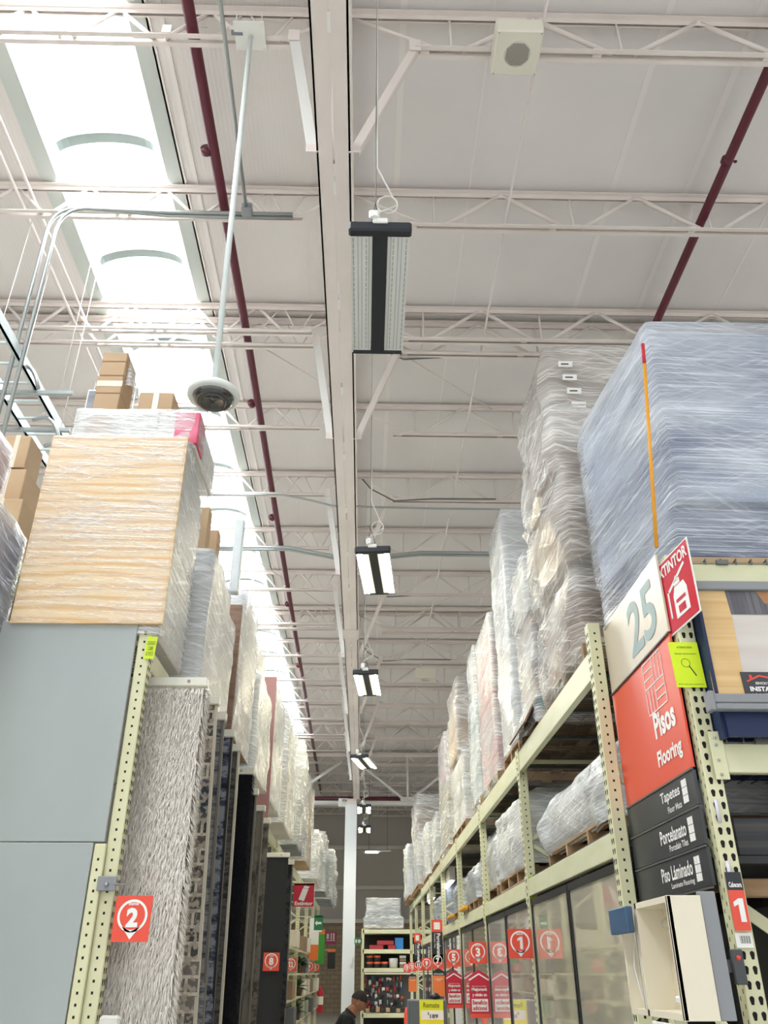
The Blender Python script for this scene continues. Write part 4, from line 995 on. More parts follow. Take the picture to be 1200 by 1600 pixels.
# --- far left: next row of racks
t = wrapped('silvery wrapped load at the left edge on the next rack row', (-3.2, -2.28, 3.9, 4.95, 3.3), [(3.42, 4.2, (-3.2, -2.28, 3.92, 4.93), mat('violet grey goods', '9B96A6', 0.7), (1,1,1))], film_clear, amp=0.02)
wrapped('rose wrapped load at the left edge, in front of the brown cartons', (-3.2, -2.3, 3.2, 4.5, 4.2), [(4.2, 4.62, (-3.2, -2.3, 3.2, 4.5), pinkgoods, (1,1,1))], film_clear, pal=False, amp=0.012)
for i, (a, b, c, d, e, f_) in enumerate(((-3.15, -2.93, 6.0, 6.3, 5.45, 5.78), (-3.16, -2.9, 6.0, 6.35, 5.1, 5.44), (-3.1, -2.82, 5.9, 6.35, 4.5, 5.09))):
    t = thing('carton', 'brown carton in the far left stack, %s' % ('topmost', 'middle one', 'bottom one')[i], 'carton', ((a+b)/2, (c+d)/2, e), 'brown cartons at the far left')
    obj('body', MB().bbox(a, b, c, d, e, f_-0.004, 0.006), card, t); obj('tape', MB().box(a+0.09, a+0.13, c-0.002, c, e, f_), tape, t)
t = thing('storage_rack', 'rack of the next row carrying the far left cartons', 'rack', (-2.8, 5, 0))
for y in (3.3, 6.8):
    for x in (-3.3, -2.35): obj('post', post_mesh(x, x+0.076, y, y+0.076, 3.3, [('-y','square')]), [cream, hole], t)
obj('shelf', MB().box(-3.3, -2.25, 3.3, 6.9, 3.2, 3.3), cream_d, t); obj('upper_shelf', MB().box(-3.3, -2.7, 5.3, 6.9, 4.4, 4.5), cream_d, t)
obj('support', MB().box(-3.2, -2.9, 5.4, 6.8, 3.3, 4.4), card2, t)

# ------------------------------------------------------------------ rugs on the left
def rugmat(name, c1, c2, c3, sc):
    m = mat(name, c1, 0.95); nt = m.node_tree; b = nt.nodes['Principled BSDF']; tc = nt.nodes.new('ShaderNodeTexCoord')
    mp = nt.nodes.new('ShaderNodeMapping'); mp.inputs['Scale'].default_value = sc
    n = nt.nodes.new('ShaderNodeTexNoise'); n.inputs['Scale'].default_value = 1; n.inputs['Detail'].default_value = 8; n.inputs['Roughness'].default_value = 0.75
    r = nt.nodes.new('ShaderNodeValToRGB'); e = r.color_ramp.elements; e[0].position = 0.40; e[1].position = 0.6; e[0].color = srgb(c2); e[1].color = srgb(c1)
    k = e.new(0.47); k.color = srgb(c3); k = e.new(0.53); k.color = srgb(c1)
    nt.links.new(tc.outputs['Object'], mp.inputs[0]); nt.links.new(mp.outputs[0], n.inputs['Vector']); nt.links.new(n.outputs['Fac'], r.inputs[0]); nt.links.new(r.outputs[0], b.inputs['Base Color'])
    return m
def rug_sheet(x0, x1, y, z0, z1, th, seed, wav=0.012, flare=0.0):
    m = MB(); nx = 14; nz = 50; vs = []
    for s in (0, 1):
        for i in range(nz+1):
            for j in range(nx+1):
                x = x0+(x1-x0)*j/nx; z = z0+(z1-z0)*i/nz
                w = wav*(1-(z-z0)/(z1-z0))
                yy = y + (th if s else 0) + w*math.sin(z*3+seed)+noise.noise(Vector((x*2, seed, z*1.5)))*w*1.5
                xx = x + (w*2*noise.noise(Vector((seed, 1, z*1.7))) if j == nx else 0)
                xx += flare*(1-(z-z0)/(z1-z0))*(j/nx)
                vs.append((xx, yy, z))
    n1 = (nz+1)*(nx+1); fs = []
    for i in range(nz):
        for j in range(nx):
            a = i*(nx+1)+j; fs.append((a, a+1, a+nx+2, a+nx+1)); fs.append((a+n1, a+nx+1+n1, a+nx+2+n1, a+1+n1))
        a = i*(nx+1)+nx; fs.append((a, a+n1, a+nx+1+n1, a+nx+1)); a = i*(nx+1); fs.append((a, a+nx+1, a+nx+1+n1, a+n1))
    m.add(vs, fs, 0, True); return m
def tufts(x0, x1, y, z0, z1, th, n, ln, seed, m):
    rnd = random.Random(seed)
    for k in range(n):
        z = rnd.uniform(z0, z1)
        if rnd.random() < 0.78: p = Vector((rnd.uniform(x0, x1), y, z)); d = Vector((rnd.gauss(0, 0.35), -1, -0.9+rnd.gauss(0, 0.4)))
        else: p = Vector((x1, rnd.uniform(y, y+th), z)); d = Vector((1, rnd.gauss(-0.2, 0.4), -0.9+rnd.gauss(0, 0.4)))
        d.normalize(); l = ln*rnd.uniform(0.6, 1.3); w = Vector((0,0,1)).cross(d).normalized()*0.0035
        mid = p+d*l*0.55+Vector((0,0,-l*0.1)); e = p+d*l+Vector((0,0,-l*0.45))
        m.add([p-w, p+w, mid+w*0.9, mid-w*0.9, e], [(0,1,2,3),(3,2,4)], rnd.choice((0,0,0,1)))
armm = mat('pale hanger bar', 'E4E2D4', 0.4)
blockrug = mat('block rug', 'C9C0B2', 0.95)
nt = blockrug.node_tree; b = nt.nodes['Principled BSDF']; tc = nt.nodes.new('ShaderNodeTexCoord'); mp = nt.nodes.new('ShaderNodeMapping'); mp.inputs['Rotation'].default_value = (R(90), 0, 0)
bt = nt.nodes.new('ShaderNodeTexBrick'); bt.inputs['Scale'].default_value = 1; bt.inputs['Brick Width'].default_value = 0.17; bt.inputs['Row Height'].default_value = 0.085; bt.inputs['Mortar Size'].default_value = 0.009
bt.inputs['Color1'].default_value = srgb('3A3836'); bt.inputs['Color2'].default_value = srgb('77716A'); bt.inputs['Mortar'].default_value = srgb('C9C0B2')
n = nt.nodes.new('ShaderNodeTexNoise'); n.inputs['Scale'].default_value = 28; n.inputs['Detail'].default_value = 6; n2 = nt.nodes.new('ShaderNodeTexNoise'); n2.inputs['Scale'].default_value = 2.2
r1 = nt.nodes.new('ShaderNodeMapRange'); r1.inputs[1].default_value = 0.48; r1.inputs[2].default_value = 0.56; mx1 = nt.nodes.new('ShaderNodeMix'); mx1.data_type = 'RGBA'
r2 = nt.nodes.new('ShaderNodeMapRange'); r2.inputs[1].default_value = 0.6; r2.inputs[2].default_value = 0.63; mx2 = nt.nodes.new('ShaderNodeMix'); mx2.data_type = 'RGBA'
nt.links.new(tc.outputs['Object'], mp.inputs[0]); nt.links.new(mp.outputs[0], bt.inputs['Vector']); nt.links.new(tc.outputs['Object'], n.inputs['Vector']); nt.links.new(tc.outputs['Object'], n2.inputs['Vector'])
nt.links.new(n.outputs['Fac'], r1.inputs[0]); nt.links.new(n2.outputs['Fac'], r2.inputs[0])
nt.links.new(r2.outputs[0], mx2.inputs[0]); nt.links.new(bt.outputs[0], mx2.inputs[6]); mx2.inputs[7].default_value = srgb('33424F')
nt.links.new(r1.outputs[0], mx1.inputs[0]); nt.links.new(mx2.outputs[2], mx1.inputs[6]); mx1.inputs[7].default_value = srgb('A79E90'); nt.links.new(mx1.outputs[2], b.inputs['Base Color'])
def rug(label, y, xo, zt, m, pile=None, edge=None, th=0.03, bottom=0.15, flare=0.0):
    t = thing('hanging_rug', label, 'rug', (-1.6, y, bottom), 'rugs hanging from arms on the left rack')
    x0 = -2.15
    bd = MB().bbox(x0, xo+0.02, y-0.035, y+0.03, zt, zt+0.055, 0.005)
    obj('hanger_arm', bd, armm, t)
    obj('arm_bolt', MB().lathe((xo-0.09, y-0.038, zt+0.028), [(0,-0.01),(0.009,-0.006),(0.009,0.006),(0,0.01)], 10), galv, t)
    obj('rug_body', rug_sheet(x0, xo, y, bottom, zt+0.005, th, y, 0.012, flare), m, t)
    if edge: obj('bound_edge', MB().add([(xo-0.012+flare,y-0.006,bottom),(xo+0.004+flare,y-0.006,bottom),(xo+0.004+flare,y+th+0.006,bottom),(xo-0.012+flare,y+th+0.006,bottom),(xo-0.012,y-0.006,zt),(xo+0.004,y-0.006,zt),(xo+0.004,y+th+0.006,zt),(xo-0.012,y+th+0.006,zt)], [(0,3,2,1),(4,5,6,7),(0,1,5,4),(1,2,6,5),(2,3,7,6),(3,0,4,7)]), edge, t)
    if pile:
        pm = MB(); tufts(-1.4, xo, y, bottom+0.9, zt, th, pile[0], pile[1], int(y*10), pm)
        o = obj('rug_pile', pm, pile[2], t); o['kind'] = 'stuff'
    return t
shag = mat('cream shag', 'FBF7EF', 0.9); shag2 = mat('taupe shag', 'E6DDD0', 0.9)
rug('thick cream shag rug hanging nearest on the left rack', 5.0, -1.0, 3.24, shag2, (26000, 0.05, [shag, shag2]), th=0.06)
creamE = mat('cream binding', 'C9C2B2', 0.8); blackE = mat('grey binding', '77736C', 0.8)
rug('rug with worn black and cream blocks and a teal patch, right behind the shag rug', 5.43, -0.99, 3.25, blockrug, None, creamE, flare=0.1)
rug('narrow slate grey speckled rug with dark edge, third from the near post', 5.81, -1.0, 3.25, rugmat('slate rug', '8D8C8A', '3B4148', '62666A', (4,4,18)), None, blackE, flare=0.08)
rug('blue and grey abstract rug, fourth from the near post', 6.25, -1.0, 3.24, rugmat('blue rug', '8A8D94', '22252E', '4A5060', (5,5,10)), None, dark_frame, flare=0.06)
rug('charcoal rug with pale edge line, fifth from the near post', 6.66, -1.0, 3.23, rugmat('charcoal rug', '5A5853', '2A2A28', '403F3B', (6,6,20)), None, creamE, flare=0.05)
navysh = mat('navy shag', '14161F', 0.95); navysh2 = mat('black shag', '0C0D12', 0.95)
rug('fluffy navy black shag rug, sixth from the near post', 7.38, -0.98, 3.2, navysh, (7000, 0.035, [navysh, navysh2]), th=0.05)
rug('flat black rug with thin pale line, seventh from the near post', 8.1, -1.02, 3.16, mat('black rug', '121214', 0.9), None, blackE)
rug('taupe ribbed rug, eighth from the near post', 8.75, -1.02, 3.12, rugmat('taupe rug', '7C766C', '4E4943', '645E56', (10,10,3)), None, blackE)
rug('speckled brown rug, ninth from the near post', 9.4, -1.03, 3.1, rugmat('brown rug', '6F6A62', '3A3733', '55504A', (8,8,8)), None, None)
t = rug('plain charcoal carpet with a wide cream hanger, last before the extinguisher sign', 11.75, -1.0, 3.03, mat('charcoal carpet', '2C2D2F', 0.9), None, None)
rug('dark patterned rug just behind the charcoal carpet', 12.3, -0.98, 3.0, rugmat('dark patterned rug', '3A3D44', '15171B', '23262C', (9,9,9)), None, blackE)

# left signs
def simple_sign(name, x0, x1, y, z0, z1, m, label, cat='sign', label_arm=True):
    t = thing(name, label, cat, ((x0+x1)/2, y, z0)); F = Fr((x0, y, z0), (1,0,0), (0,0,1)); w, h = x1-x0, z1-z0
    b = MB(); F.box(b, 0, w, 0, h, -0.006, 0); obj('sign_plate', b, m, t); 
    if label_arm and x1 < -0.5: obj('bracket_arm', MB().box(-1.34, x1, y, y+0.012, z1-0.03, z1-0.012), cream, t)
    return t, F, w, h
t, F, w, h = simple_sign('extinguisher_sign', -1.01, -0.71, 13.1, 2.52, 2.84, red, 'dark red square extinguisher sign hanging off the left rack')
m = MB(); F.poly(m, [(0.07,0.10),(0.15,0.08),(0.21,0.235),(0.13,0.25)], 0.002); F.poly(m, [(0.135,0.255),(0.20,0.24),(0.23,0.27),(0.15,0.285)], 0.002)
obj('extinguisher_symbol', m, signw, t); F.text('Extintor', 0.02, 0.025, 0.26, 0.05, signw, t, 0.002, 0.03)
m = MB(); F.box(m, 0, w, 0, 0.006, -0.001, 0.003); F.box(m, 0, w, h-0.006, h, -0.001, 0.003); F.box(m, w-0.006, w, 0, h, -0.001, 0.003); obj('border', m, signw, t)
t, F, w, h = simple_sign('exit_route_sign', -1.0, -0.82, 18.68, 2.42, 2.72, mat('green sign', '1E7A4E', 0.5), 'small green arrow route sign below the extinguisher sign')
m = MB(); F.poly(m, [(0.02,0.16),(0.06,0.21),(0.06,0.18),(0.15,0.18),(0.15,0.14),(0.06,0.14),(0.06,0.11)], 0.002); F.poly(m, [(0.0,0.0),(0.17,0.0),(0.17,0.03),(0.0,0.03)], 0.002); obj('arrow', m, signw, t)
t, F, w, h = simple_sign('hydrant_sign', -1.95, -1.35, 46.98, 2.95, 3.53, mat('rose sign', 'B8385A', 0.5), 'small pinkish red fire equipment sign on the brick wall', 'sign', False)
F = Fr(F.p(0,0,0), (1,0,0), (0,0,1)); F.r = F.r*1.5; F.u = F.u*1.5
m = MB(); F.box(m, 0.04, 0.36, 0.1, 0.12, 0, 0.003); F.box(m, 0.06, 0.14, 0.16, 0.32, 0, 0.003); F.box(m, 0.2, 0.24, 0.14, 0.34, 0, 0.003); F.box(m, 0.28, 0.33, 0.14, 0.34, 0, 0.003); obj('symbol', m, signw, t)
for x, y, z0, z1, mt, lb in ((-1.25, 21.46, 1.95, 2.85, white, 'tall white and orange vertical banner on the left rack'), (-1.22, 24.25, 1.9, 2.7, mat('leaf green sign', '3FA03C', 0.5), 'tall green vertical banner on the left rack'), (-1.02, 27.05, 1.8, 2.3, black_m, 'narrow black vertical sign on the left rack near the brick wall')):
    t, F, w, h = simple_sign('department_banner', x, x+0.22, y, z0, z1, mt, lb)
    m = MB(); F.poly(m, [(0,0),(w,0),(w,h*0.35),(0,h*0.35)] if mt == white else [(0,h*0.85),(w,h*0.85),(w,h),(0,h)], 0.002); obj('orange_field', m, orange2, t)
# small goods in the far left bays
for i, z in enumerate((0.86, 1.26, 1.66, 2.06)):
    for k in (3, 4, 5, 6, 7):
        tag(obj('shelf_board', MB().box(-2.15, -1.25, LPY[k]+0.08, LPY[k+1]-0.01, z, z+0.035), cream_d), 'cream shelf, %s from the floor, %s bay of the left rack' % (NTH[i], NTH[k]), 'shelf', 'far left rack shelves')
gcols = [('8C9C84', 'sage green'), ('D8D0C0', 'cream'), ('A8A49C', 'grey'), ('E4E0D8', 'white'), ('5C6066', 'charcoal'), ('8C7460', 'brown')]
n = 0
for y in (13.6, 16.6, 19.6, 20.6, 22.6, 25.3):
    for z in (0.895, 1.295, 1.695, 2.095):
        c, cn = gcols[n % 6]; n += 1
        tag(obj('boxed_goods', MB().bbox(-1.75, -1.22+0.02*(n % 3), y, y+0.7, z, z+0.28, 0.01), mat('goods '+cn, c, 0.6)), '%s boxed goods stacked on the far left rack shelf' % cn, 'boxed goods', 'boxed goods on the far left rack')
leaf = mat('leaf green', '3B5A2A', 0.6)
for i, (x, y, z) in enumerate(((-1.3, 18.95, 1.035+0.0), (-1.3, 19.25, 1.435), (-1.3, 19.3, 1.835))):
    t = thing('potted_plant', 'small leafy green plant on the left rack, %s' % ('lowest', 'highest', 'farthest')[i], 'plant', (x, y, z)); m = MB(); rnd = random.Random(i)
    obj('pot', MB().lathe((x, y, z-0.14), [(0,0),(0.07,0),(0.09,0.14),(0.08,0.14),(0,0.12)], 16), mat('plastic pot', '5A4032', 0.6), t)
    for k in range(60):
        a = rnd.uniform(0, 6.28); e = rnd.uniform(-0.2, 1.2); d = Vector((math.cos(a)*math.cos(e), math.sin(a)*math.cos(e), math.sin(e))); p = Vector((x, y, z+0.02)); l = rnd.uniform(0.12, 0.26); s = d.cross(Vector((0,0,1))).normalized()*0.03
        m.add([p+d*0.03, p+d*l*0.5+s, p+d*l+Vector((0,0,-0.04)), p+d*l*0.5-s], [(0,1,2,3)])
    obj('foliage', m, leaf, t)
t = thing('fire_extinguisher', 'red fire extinguisher low by the brick wall', 'extinguisher', (-1.2, 27.0, 0.72))
obj('cylinder', MB().lathe((-1.2, 27.0, 0.72), [(0,0),(0.09,0),(0.09,0.5),(0.03,0.6),(0.03,0.66),(0,0.66)], 16), red, t); obj('label_band', MB().lathe((-1.2, 27.0, 0.92), [(0.092,0),(0.092,0.2)], 16), signw, t)

# ------------------------------------------------------------------ right end cap rack
t = thing('end_cap_rack', 'cream end cap rack facing the camera on the right, with teardrop holes', 'rack', (2.7, 4.1, 0))
obj('post', post_mesh(1.462, 1.54, 3.62, 3.69, 3.50, [('-y','tear'), ('-x','slot')]), [cream, hole], t)
obj('post', post_mesh(3.93, 4.008, 3.62, 3.69, 3.50, [('-y','tear')]), [cream, hole], t)
obj('post', post_mesh(1.47, 1.54, 4.55, 4.62, 3.45, [('-x','slot')]), [cream, hole], t)
obj('post', post_mesh(3.93, 4.0, 4.55, 4.62, 3.45, []), [cream, hole], t)
def ebeam(z0, z1, y=3.60):
    o = obj('beam', MB().bbox(1.545, 3.93, y, y+0.05, z0, z1, 0.004), cream_d, t)
    obj('connector_plate', MB().bbox(1.50, 1.56, y-0.008, y, z0-0.03, z1+0.05, 0.002), cream, o)
    rv = MB()
    for zz in (z0, z0+0.06, z1-0.0, z1+0.03): rv.lathe((1.525, y-0.008, zz-0.01), [(0,-0.008),(0.007,-0.004),(0.007,0.004),(0,0.008)], 8)
    obj('rivet', rv, galv, o)
ebeam(3.34, 3.45); ebeam(2.45, 2.575)
br = MB()
for z in (0.5, 1.3, 2.1, 2.9): br.bar((1.505, 3.69, z), (1.505, 4.55, z+0.55), 0.03, 0.03)
obj('cross_brace', br, cream, t)
def edeck(z):
    m = MB(); x = 1.58
    while x < 3.9:
        m.bar((x, 3.6, z), (x, 4.6, z), 0.006, 0.006); m.tube([(x, 3.62, z), (x-0.004, 3.592, z), (x-0.008, 3.588, z-0.03)], 0.004, 6); x += 0.075
    m.bar((1.56, 3.60, z-0.022), (3.93, 3.60, z-0.022), 0.005, 0.005); m.bbox(1.70, 1.76, 3.585, 3.6, z-0.03, z-0.005, 0.002)
    return obj('wire_deck', m, wiremat, t)
edeck(3.465); edeck(2.6)
for z in (2.36, 2.12):
    obj('price_strip', MB().tube([(1.487, 3.612, z-0.02), (1.487, 3.612, z-0.11)], 0.0085, 8), mat('clear strip', 'D3D0D8', 0.3), t)
obj('grey_bracket', MB().bbox(1.43, 1.475, 3.60, 3.62, 1.66, 1.78, 0.003).box(1.3, 1.44, 3.62, 3.64, 1.7, 1.745), mat('dark grey bracket', '4A4C50', 0.5), t)
obj('red_knob', MB().lathe((1.455, 3.60, 1.75), [(0,-0.01),(0.009,-0.006),(0.009,0.006),(0,0.01)], 10), orange, t)
obj('lower_shelf', MB().box(1.55, 3.93, 3.7, 4.6, 2.1, 2.13), mat('dark shelf', '2E2E30', 0.7), t)
# goods seen dimly inside the end cap
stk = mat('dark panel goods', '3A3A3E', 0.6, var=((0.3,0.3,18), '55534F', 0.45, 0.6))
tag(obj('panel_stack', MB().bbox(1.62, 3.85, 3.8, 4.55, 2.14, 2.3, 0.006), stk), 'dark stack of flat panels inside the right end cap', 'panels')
tag(obj('wood_slat', MB().bbox(1.58, 3.9, 3.78, 3.86, 1.98, 2.05, 0.004), wood), 'brown wooden slat across the right end cap interior', 'wood slat')
tag(obj('shelf_bar', MB().tube([(1.66, 3.75, 1.72), (3.8, 3.75, 1.72)], 0.012, 8), galv), 'grey metal bar across the dark end cap opening', 'bar')
for i in range(5):
    x = 1.75+i*0.42
    t = thing('sample_display', 'dark upright display frame inside the end cap, %s from the post' % NTH[i], 'display frame', (x, 4.2, 0.3), 'dark frames inside the end cap')
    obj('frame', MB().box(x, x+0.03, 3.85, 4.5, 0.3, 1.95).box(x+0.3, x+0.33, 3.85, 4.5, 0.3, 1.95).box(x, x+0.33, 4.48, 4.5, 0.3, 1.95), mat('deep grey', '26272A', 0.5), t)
    obj('insert', MB().box(x+0.05, x+0.28, 4.3, 4.32, 0.6, 1.7), greybox if i % 2 else shade_stock, t)
tag(obj('slanting_rail', MB().bar((1.62, 3.9, 1.95), (2.1, 3.75, 1.55), 0.03, 0.05), cream), 'cream slanting rail inside the right end cap', 'rail')
tag(obj('grey_tray', MB().bbox(1.56, 3.9, 3.42, 3.6, 1.50, 1.54, 0.004), greytr), 'grey tray edge low on the right end cap', 'tray')
# header display with poster
t = thing('display_header', 'illustrated flooring header display on the right end cap', 'display', (2.7, 3.7, 2.62))
obj('top_rail', MB().bbox(1.56, 3.92, 3.56, 3.60, 3.29, 3.335, 0.004), greytr, t)
rl = MB().bbox(1.49, 3.92, 3.46, 3.50, 2.715, 2.755, 0.004).bbox(1.50, 3.92, 3.455, 3.5, 2.685, 2.712, 0.004).bbox(1.475, 1.50, 3.45, 3.51, 2.68, 2.765, 0.004)
obj('front_rail', rl, greytr, t)
obj('navy_tray', MB().box(1.56, 3.92, 3.52, 3.54, 2.585, 2.70).box(1.545, 1.56, 3.54, 4.5, 2.585, 3.3), navy, t)
obj('back_board', MB().box(1.6, 3.92, 4.50, 4.52, 2.6, 3.3), navy, t)
P = Fr((1.55, 3.545, 2.74), (1,0,0), (0,0.07,1)); 
m = MB(); P.box(m, 0.04, 2.35, 0, 0.56, -0.01, 0); obj('poster', m, mat('pale floor print', 'D6CFC8', 0.4, var=((1,1,9), 'C9C0B8', 0.4, 0.65)), t)
m = MB(); P.poly(m, [(0.0,0.56),(0.155,0.56),(0.16,0.40),(0.135,0.0),(-0.01,0.0),(0.0,0.3)], 0.003); obj('wood_print', m, mat('honey wood print', 'E2C088', 0.4, var=((0.5,1,30), 'D4AE74', 0.4, 0.65)), t)
m = MB(); P.poly(m, [(0.155,0.56),(2.35,0.56),(2.35,0.43),(0.16,0.43)], 0.004); obj('slat_print', m, mat('grey slat print', '6C6A6E', 0.5, var=((60,1,1), '55545A', 0.45, 0.6)), t)
m = MB(); P.poly(m, [(0.30,0.56),(0.55,0.56),(0.55,0.49),(0.33,0.485)], 0.005); P.poly(m, [(0.345,0.485),(0.36,0.485),(0.357,0.38),(0.348,0.38)], 0.005); obj('table_print', m, mat('table print', 'A8784E', 0.5), t)
m = MB(); P.box(m, 0.13, 0.95, 0.0, 0.14, 0.003, 0.008); b_ = obj('service_badge', m, mat('dark badge', '3C3C40', 0.5), t)
m = MB(); P.line(m, (0.15,0.095), (0.21,0.122), 0.008, 0.009); P.line(m, (0.21,0.122), (0.32,0.098), 0.008, 0.009); P.poly(m, [(0.165,0.10),(0.165,0.126),(0.177,0.126),(0.177,0.106)], 0.009); obj('roof_logo', m, orange, b_)
P.text('SERVICIO DE', 0.185, 0.08, 0.07, 0.012, signw, b_, 0.01, 0.02); P.text('INSTALACIÓN', 0.155, 0.048, 0.21, 0.028, signw, b_, 0.01, 0.05); P.text('LO INSTALAMOS POR TI', 0.16, 0.026, 0.22, 0.012, signw, b_, 0.01, 0.02)

# aisle sign panels on the frame side (facing the aisle)
t = thing('aisle_sign', 'tall aisle 25 Pisos Flooring sign with black department plates, facing the aisle', 'sign', (1.43, 4.2, 2.02))
F = Fr((1.435, 4.685, 0), (0,-1,0), (0,0,1)); w = 1.02
def plate(z0, z1, m, nm='sign_plate', out=0.0):
    b = MB(); F.box(b, 0, w, z0+0.004, z1-0.004, -0.01, out); return obj(nm, b, m, t)
p25 = plate(3.115, 3.53, mat('beige aisle plate', 'CFC2AC', 0.35), 'number_plate')
pred = plate(2.485, 3.11, mat('coral aisle plate', 'E25239', 0.35), 'department_plate')
F.text('25', 0.46, 3.17, 0.44, 0.29, mat('grey blue ink', '8FA5A5', 0.5), p25, 0.002, 0.02)
F.text('Pisos', 0.62, 2.70, 0.30, 0.125, signw, pred, 0.002, 0.035)
F.text('Flooring', 0.60, 2.55, 0.34, 0.095, signw, pred, 0.002, 0.03)
m = MB(); a0, a1, b0, b1 = 0.58, 0.86, 2.83, 3.09; cx, cy = (a0+a1)/2, (b0+b1)/2; lw = 0.006
for p, q in (((a0,b0),(a1,b0)),((a1,b0),(a1,b1)),((a1,b1),(a0,b1)),((a0,b1),(a0,b0)),((cx,b0),(cx,b1)),((a0,cy),(a1,cy))): F.line(m, p, q, lw, 0.002)
for k in (1,2):
    F.line(m, (a0+(cx-a0)*k/3, b0), (a0+(cx-a0)*k/3, cy), lw, 0.002); F.line(m, (cx+(a1-cx)*k/3, cy), (cx+(a1-cx)*k/3, b1), lw, 0.002)
    F.line(m, (a0, cy+(b1-cy)*k/3), (cx, cy+(b1-cy)*k/3), lw, 0.002); F.line(m, (cx, b0+(cy-b0)*k/3), (a1, b0+(cy-b0)*k/3), lw, 0.002)
obj('parquet_icon', m, signw, pred)
for z0, z1, s, s2, wd, wd2 in ((2.33, 2.48, 'Tapetes', 'Floor Mats', 0.27, 0.19), (2.17, 2.325, 'Porcelanato', 'Porcelain Tiles', 0.36, 0.25), (2.01, 2.165, 'Piso Láminado', 'Laminate Flooring', 0.42, 0.30)):
    p_ = plate(z0, z1, mat('charcoal plate', '3A3C3F', 0.35), 'black_plate', 0.004)
    e = 0.83
    F.text(s, e-wd, z0+0.062, wd, 0.062, signw, p_, 0.006, 0.02); F.text(s2, e-wd2, z0+0.022, wd2, 0.028, signw, p_, 0.006, 0.01)
    m = MB()
    for i in range(2):
        for j in range(3): F.poly(m, [(0.86+i*0.033, z0+0.03+j*0.034), (0.89+i*0.033, z0+0.03+j*0.034), (0.89+i*0.033, z0+0.061+j*0.034), (0.86+i*0.033, z0+0.061+j*0.034)], 0.006)
    obj('tile_icon', m, signw, p_)
for z in (3.113, 2.483, 2.327, 2.167, 2.008):
    m = MB(); F.box(m, 0, w, z-0.005, z+0.003, 0, 0.008); obj('divider_rail', m, mat('sign rail', '5A5A58', 0.4), t)
# extinguisher flag sign
t = thing('extinguisher_sign', 'red EXTINTOR flag sign with white extinguisher above the end cap post', 'sign', (1.47, 3.57, 3.1))
E1 = Fr((1.44, 3.725, 3.09), (0.06,-0.30,0.03), (0.0,0,1)); w, h = 0.315, 0.375
m = MB(); E1.box(m, 0, w, 0, h, -0.004, 0); obj('border_plate', m, signw, t)
m = MB(); E1.poly(m, [(0.008,0.008),(w-0.008,0.008),(w-0.008,h-0.008),(0.008,h-0.008)], 0.002); obj('red_field', m, mat('glossy red sign', 'D42440', 0.12, coat=1), t)
E1.text('EXTINTOR', 0.015, h-0.085, w-0.03, 0.06, signw, t, 0.004, 0.03)
m = MB(); E1.poly(m, [(0.13,0.05),(0.25,0.05),(0.25,0.16),(0.23,0.20),(0.15,0.20),(0.13,0.16)], 0.004); E1.poly(m, [(0.15,0.205),(0.2,0.205),(0.2,0.23),(0.15,0.23)], 0.004); E1.line(m, (0.10,0.20), (0.26,0.275), 0.016, 0.004); E1.line(m, (0.09,0.20), (0.09,0.07), 0.012, 0.004); E1.ring(m, 0.175, 0.235, 0.008, 0.014, 0.004); obj('extinguisher_symbol', m, signw, t)
m = MB(); E1.poly(m, [(0.15,0.12),(0.23,0.12),(0.23,0.135),(0.15,0.135)], 0.006); E1.poly(m, [(0.16,0.065),(0.22,0.065),(0.22,0.10),(0.16,0.10)], 0.006); obj('symbol_details', m, red, t)
# yellow notice
t = thing('notice_paper', 'neon yellow ATENCIÓN notice with magnifier taped to the end cap post', 'notice', (1.46, 3.6, 2.83))
N_ = Fr((1.405, 3.605, 2.825), (1,0,0), (-0.03,0,1))
m = MB(); N_.box(m, 0, 0.135, 0, 0.215, -0.001, 0.001); obj('paper', m, neon, t)
N_.text('ATENCIÓN', 0.035, 0.185, 0.07, 0.011, ink, t, 0.002, 0.01); N_.text('Servicio de Inventario', 0.02, 0.155, 0.1, 0.009, ink, t, 0.002, 0.0); N_.text('Retire este aviso al terminar', 0.01, 0.012, 0.115, 0.006, ink, t, 0.002, 0.0)
m = MB(); N_.ring(m, 0.062, 0.115, 0.0185, 0.0205, 0.002, 0); N_.line(m, (0.076,0.1), (0.1,0.055), 0.005, 0.002); obj('magnifier_icon', m, ink, t)
# Cabecera 1
t = thing('cabecera_sign', 'black and orange Cabecera 1 sign clipped to the end cap post', 'sign', (1.5, 3.6, 1.84))
C1 = Fr((1.462, 3.598, 1.845), (1,0,0), (-0.0,0,1))
m = MB(); C1.box(m, 0, 0.064, 0.145, 0.212, -0.003, 0); obj('black_top', m, black_m, t)
m = MB(); C1.box(m, 0, 0.064, 0, 0.145, -0.003, 0); obj('orange_plate', m, orange, t)
C1.text('Cabecera', 0.006, 0.155, 0.052, 0.02, signw, t, 0.002, 0.03); C1.num('1', 0.032, 0.03, 0.085, signw, t, 0.002, 0.03)
t = thing('barcode_label', 'white barcode label under the Cabecera sign', 'label', (1.5, 3.6, 1.79)); C2 = Fr((1.462, 3.612, 1.785), (1,0,0), (0,0,1))
m = MB(); C2.box(m, 0, 0.066, 0, 0.052, -0.001, 0.001); obj('paper', m, signw, t); m = MB()
for k in range(9): C2.box(m, 0.018+k*0.0048, 0.018+k*0.0048+0.0014+0.0014*(k % 2), 0.015, 0.042, 0.001, 0.0015)
obj('bars', m, ink, t)
